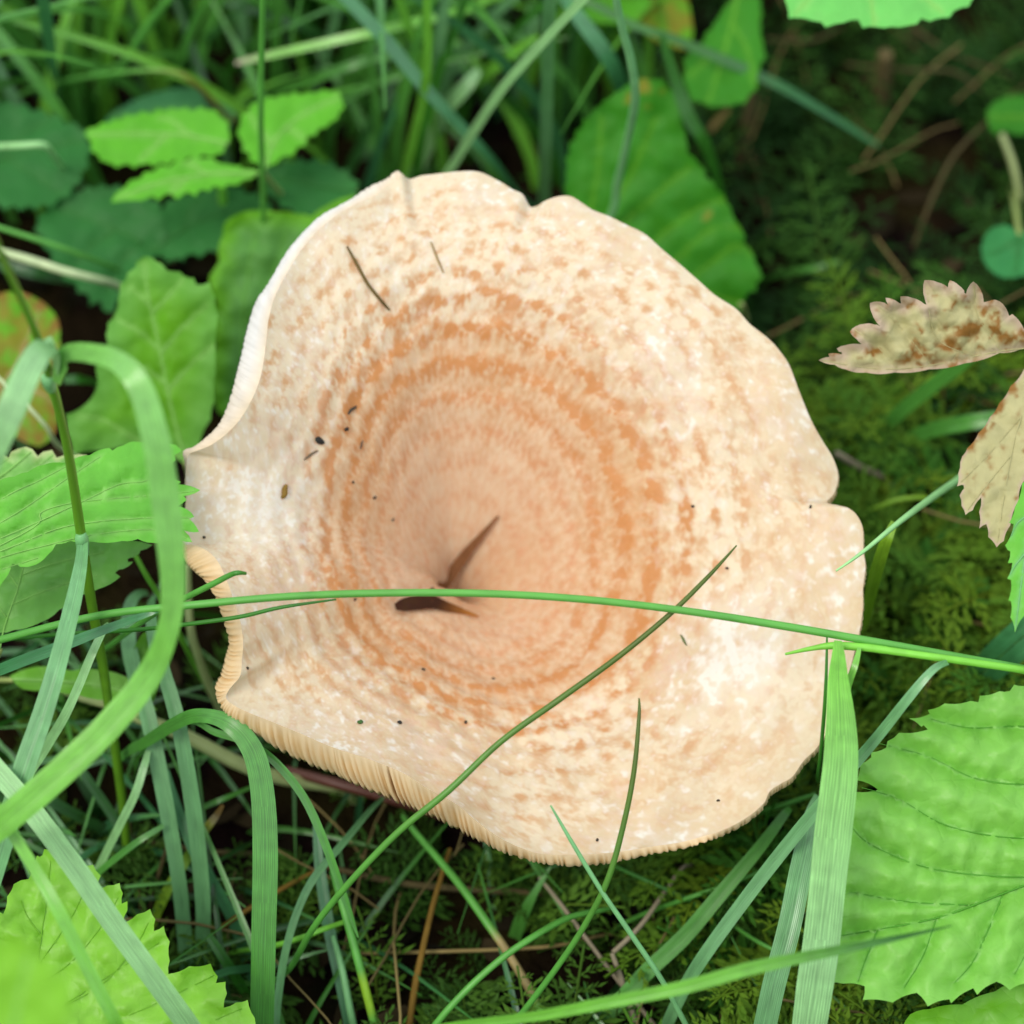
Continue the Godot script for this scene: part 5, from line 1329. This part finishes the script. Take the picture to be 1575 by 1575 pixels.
func lump(called: String, label: String, cat: String, x: float, y: float, long: float, wide: float, turn: float, col: Color, group := "") -> void:
	var hit := on_cap(x, y)
	var p: Vector3 = hit[0]
	var n: Vector3 = hit[1]
	if n.y < 0:
		n = -n
	var m := per_pixel(p)
	var st := []
	for k in 7:
		var f := k / 6.0
		st.append(Vector4((f - 0.5) * long * m, 0.1 * sin(f * 9.0 + x) * wide * m, 0.15 * sin(f * 5.0 + y) * wide * m, wide * m * (0.35 + 0.65 * sin(PI * clampf(f * 0.9 + 0.05, 0, 1)))))
	var o := part(called, tube(st, col, col * 0.8, 7), M.speck)
	var ax := Vector3(cos(turn), 0, sin(turn))
	ax = (ax - n * ax.dot(n)).normalized()
	o.transform = Transform3D(Basis(ax, n, ax.cross(n)), p + n * wide * m * 0.32)
	meta(o, label, cat, group)


func make_small_things() -> void:
	rng.seed = 501
	# a dead sliver of leaf in the pit
	var pts := []
	for e in [[769, 794, 2, 3], [745, 823, 3, 8], [720, 853, 3, 14], [700, 876, 3, 18], [680, 898, 2, 17], [666, 915, 2, 14], [658, 935, 2, 8]]:
		var hit := on_cap(e[0], e[1])
		var p: Vector3 = hit[0] + (Vector3.UP * 0.6 + hit[1] * 0.4) * e[2] * 0.0005
		pts.append(Vector4(p.x, p.y, p.z, e[3] * per_pixel(p)))
	var o := part("leaf_sliver", ribbon(curve4(pts, 5), Color(0.20, 0.09, 0.04), Color(0.10, 0.04, 0.02), 0.1, 0.2), M.litter)
	meta(o, "long dark brown sliver of dead leaf lying up the wall of the mushroom's pit", "dead leaf")
	pts = []
	for e in [[606, 938, 2, 10], [618, 938, 3, 20], [640, 934, 3, 24], [662, 932, 3, 22], [684, 936, 2, 16], [712, 944, 1, 9], [735, 951, 1, 3]]:
		var hit := on_cap(e[0], e[1])
		var p: Vector3 = hit[0] + (Vector3.UP * 0.6 + hit[1] * 0.4) * e[2] * 0.0005
		pts.append(Vector4(p.x, p.y, p.z, e[3] * per_pixel(p)))
	o = part("leaf_scrap", ribbon(curve4(pts, 5), Color(0.05, 0.022, 0.014), Color(0.34, 0.13, 0.03), -0.2, 0.15), M.litter)
	meta(o, "dark rotted scrap of leaf at the bottom of the mushroom's pit", "dead leaf")
	pts = []
	for e in [[531, 379, 3], [548, 408, 5], [566, 437, 5], [583, 460, 5], [598, 478, 3]]:
		var hit := on_cap(e[0], e[1])
		var p: Vector3 = hit[0] + hit[1] * 0.0003
		pts.append(Vector4(p.x, p.y, p.z, e[2] * per_pixel(p)))
	o = part("pine_needle", tube(curve4(pts, 4), Color(0.17, 0.12, 0.04), Color(0.12, 0.09, 0.03)), M.dry)
	meta(o, "thin olive-brown needle lying on the back left of the cap", "needle")
	pts = []
	for e in [[662, 372, 2], [672, 396, 3], [681, 420, 2]]:
		var hit := on_cap(e[0], e[1])
		var p: Vector3 = hit[0] + hit[1] * 0.0002
		pts.append(Vector4(p.x, p.y, p.z, e[2] * per_pixel(p)))
	o = part("pine_needle", tube(curve4(pts, 4), Color(0.36, 0.25, 0.10), Color(0.36, 0.25, 0.10)), M.dry)
	meta(o, "faint pale fibre lying on the back of the cap right of the needle", "needle")
	var dark := Color(0.022, 0.022, 0.020)
	lump("soil_crumb", "largest black crumb on the left side of the cap", "crumb", 490, 676, 15, 11, 0.3, dark)
	lump("soil_crumb", "tiny dark crumb just right of the largest black one", "crumb", 531, 660, 7, 6, 0.0, dark)
	lump("plant_bit", "short dark fleck above the largest black crumb on the cap", "fleck", 541, 631, 20, 5, -0.9, Color(0.05, 0.045, 0.035))
	lump("plant_bit", "short greyish fleck below the largest black crumb on the cap", "fleck", 478, 699, 26, 4, -0.85, Color(0.14, 0.11, 0.07))
	lump("plant_bit", "small dark fleck below the tiny crumb on the cap", "fleck", 555, 684, 14, 3, 1.2, Color(0.09, 0.07, 0.05))
	lump("seed", "olive-brown oval seed near the left rim of the cap", "seed", 435, 755, 22, 10, 1.5, Color(0.22, 0.13, 0.02))
	lump("plant_bit", "tiny green speck on the front of the cap left of its dark twin", "speck", 555, 1112, 8, 7, 0.2, Color(0.05, 0.13, 0.03))
	lump("soil_crumb", "tiny dark speck on the front of the cap right of the green one", "speck", 613, 1112, 7, 6, 0.2, dark)
	lump("plant_bit", "small curled green bit on the right of the cap below the crossing stalk", "fleck", 1052, 984, 20, 4, 1.1, Color(0.10, 0.14, 0.04))
	for q in [[650, 1031, "just before the pit"], [758, 1044, "front right of the pit"], [546, 922, "under the crossing stalk left"], [577, 766, "upper left of the pit"], [313, 826, "above the folded gills"], [1065, 778, "right of the funnel"], [1247, 780, "by the right rim notch"], [715, 1112, "right of the speck pair"], [1103, 1233, "near the lower right rim"], [918, 1292, "between the two upright blades"], [381, 1028, "below the folded gills"], [543, 741, "on the left funnel wall"], [605, 800, "left of the dark sliver"], [1117, 875, "by the dark olive stalk's tip"]]:
		lump("soil_crumb", "tiny dark speck of dirt on the cap, " + q[2], "speck", q[0], q[1], rng.randf_range(3.5, 6.5), rng.randf_range(3, 5), rng.randf_range(0, 3), Color(0.06, 0.045, 0.03), "specks of dirt on the cap")
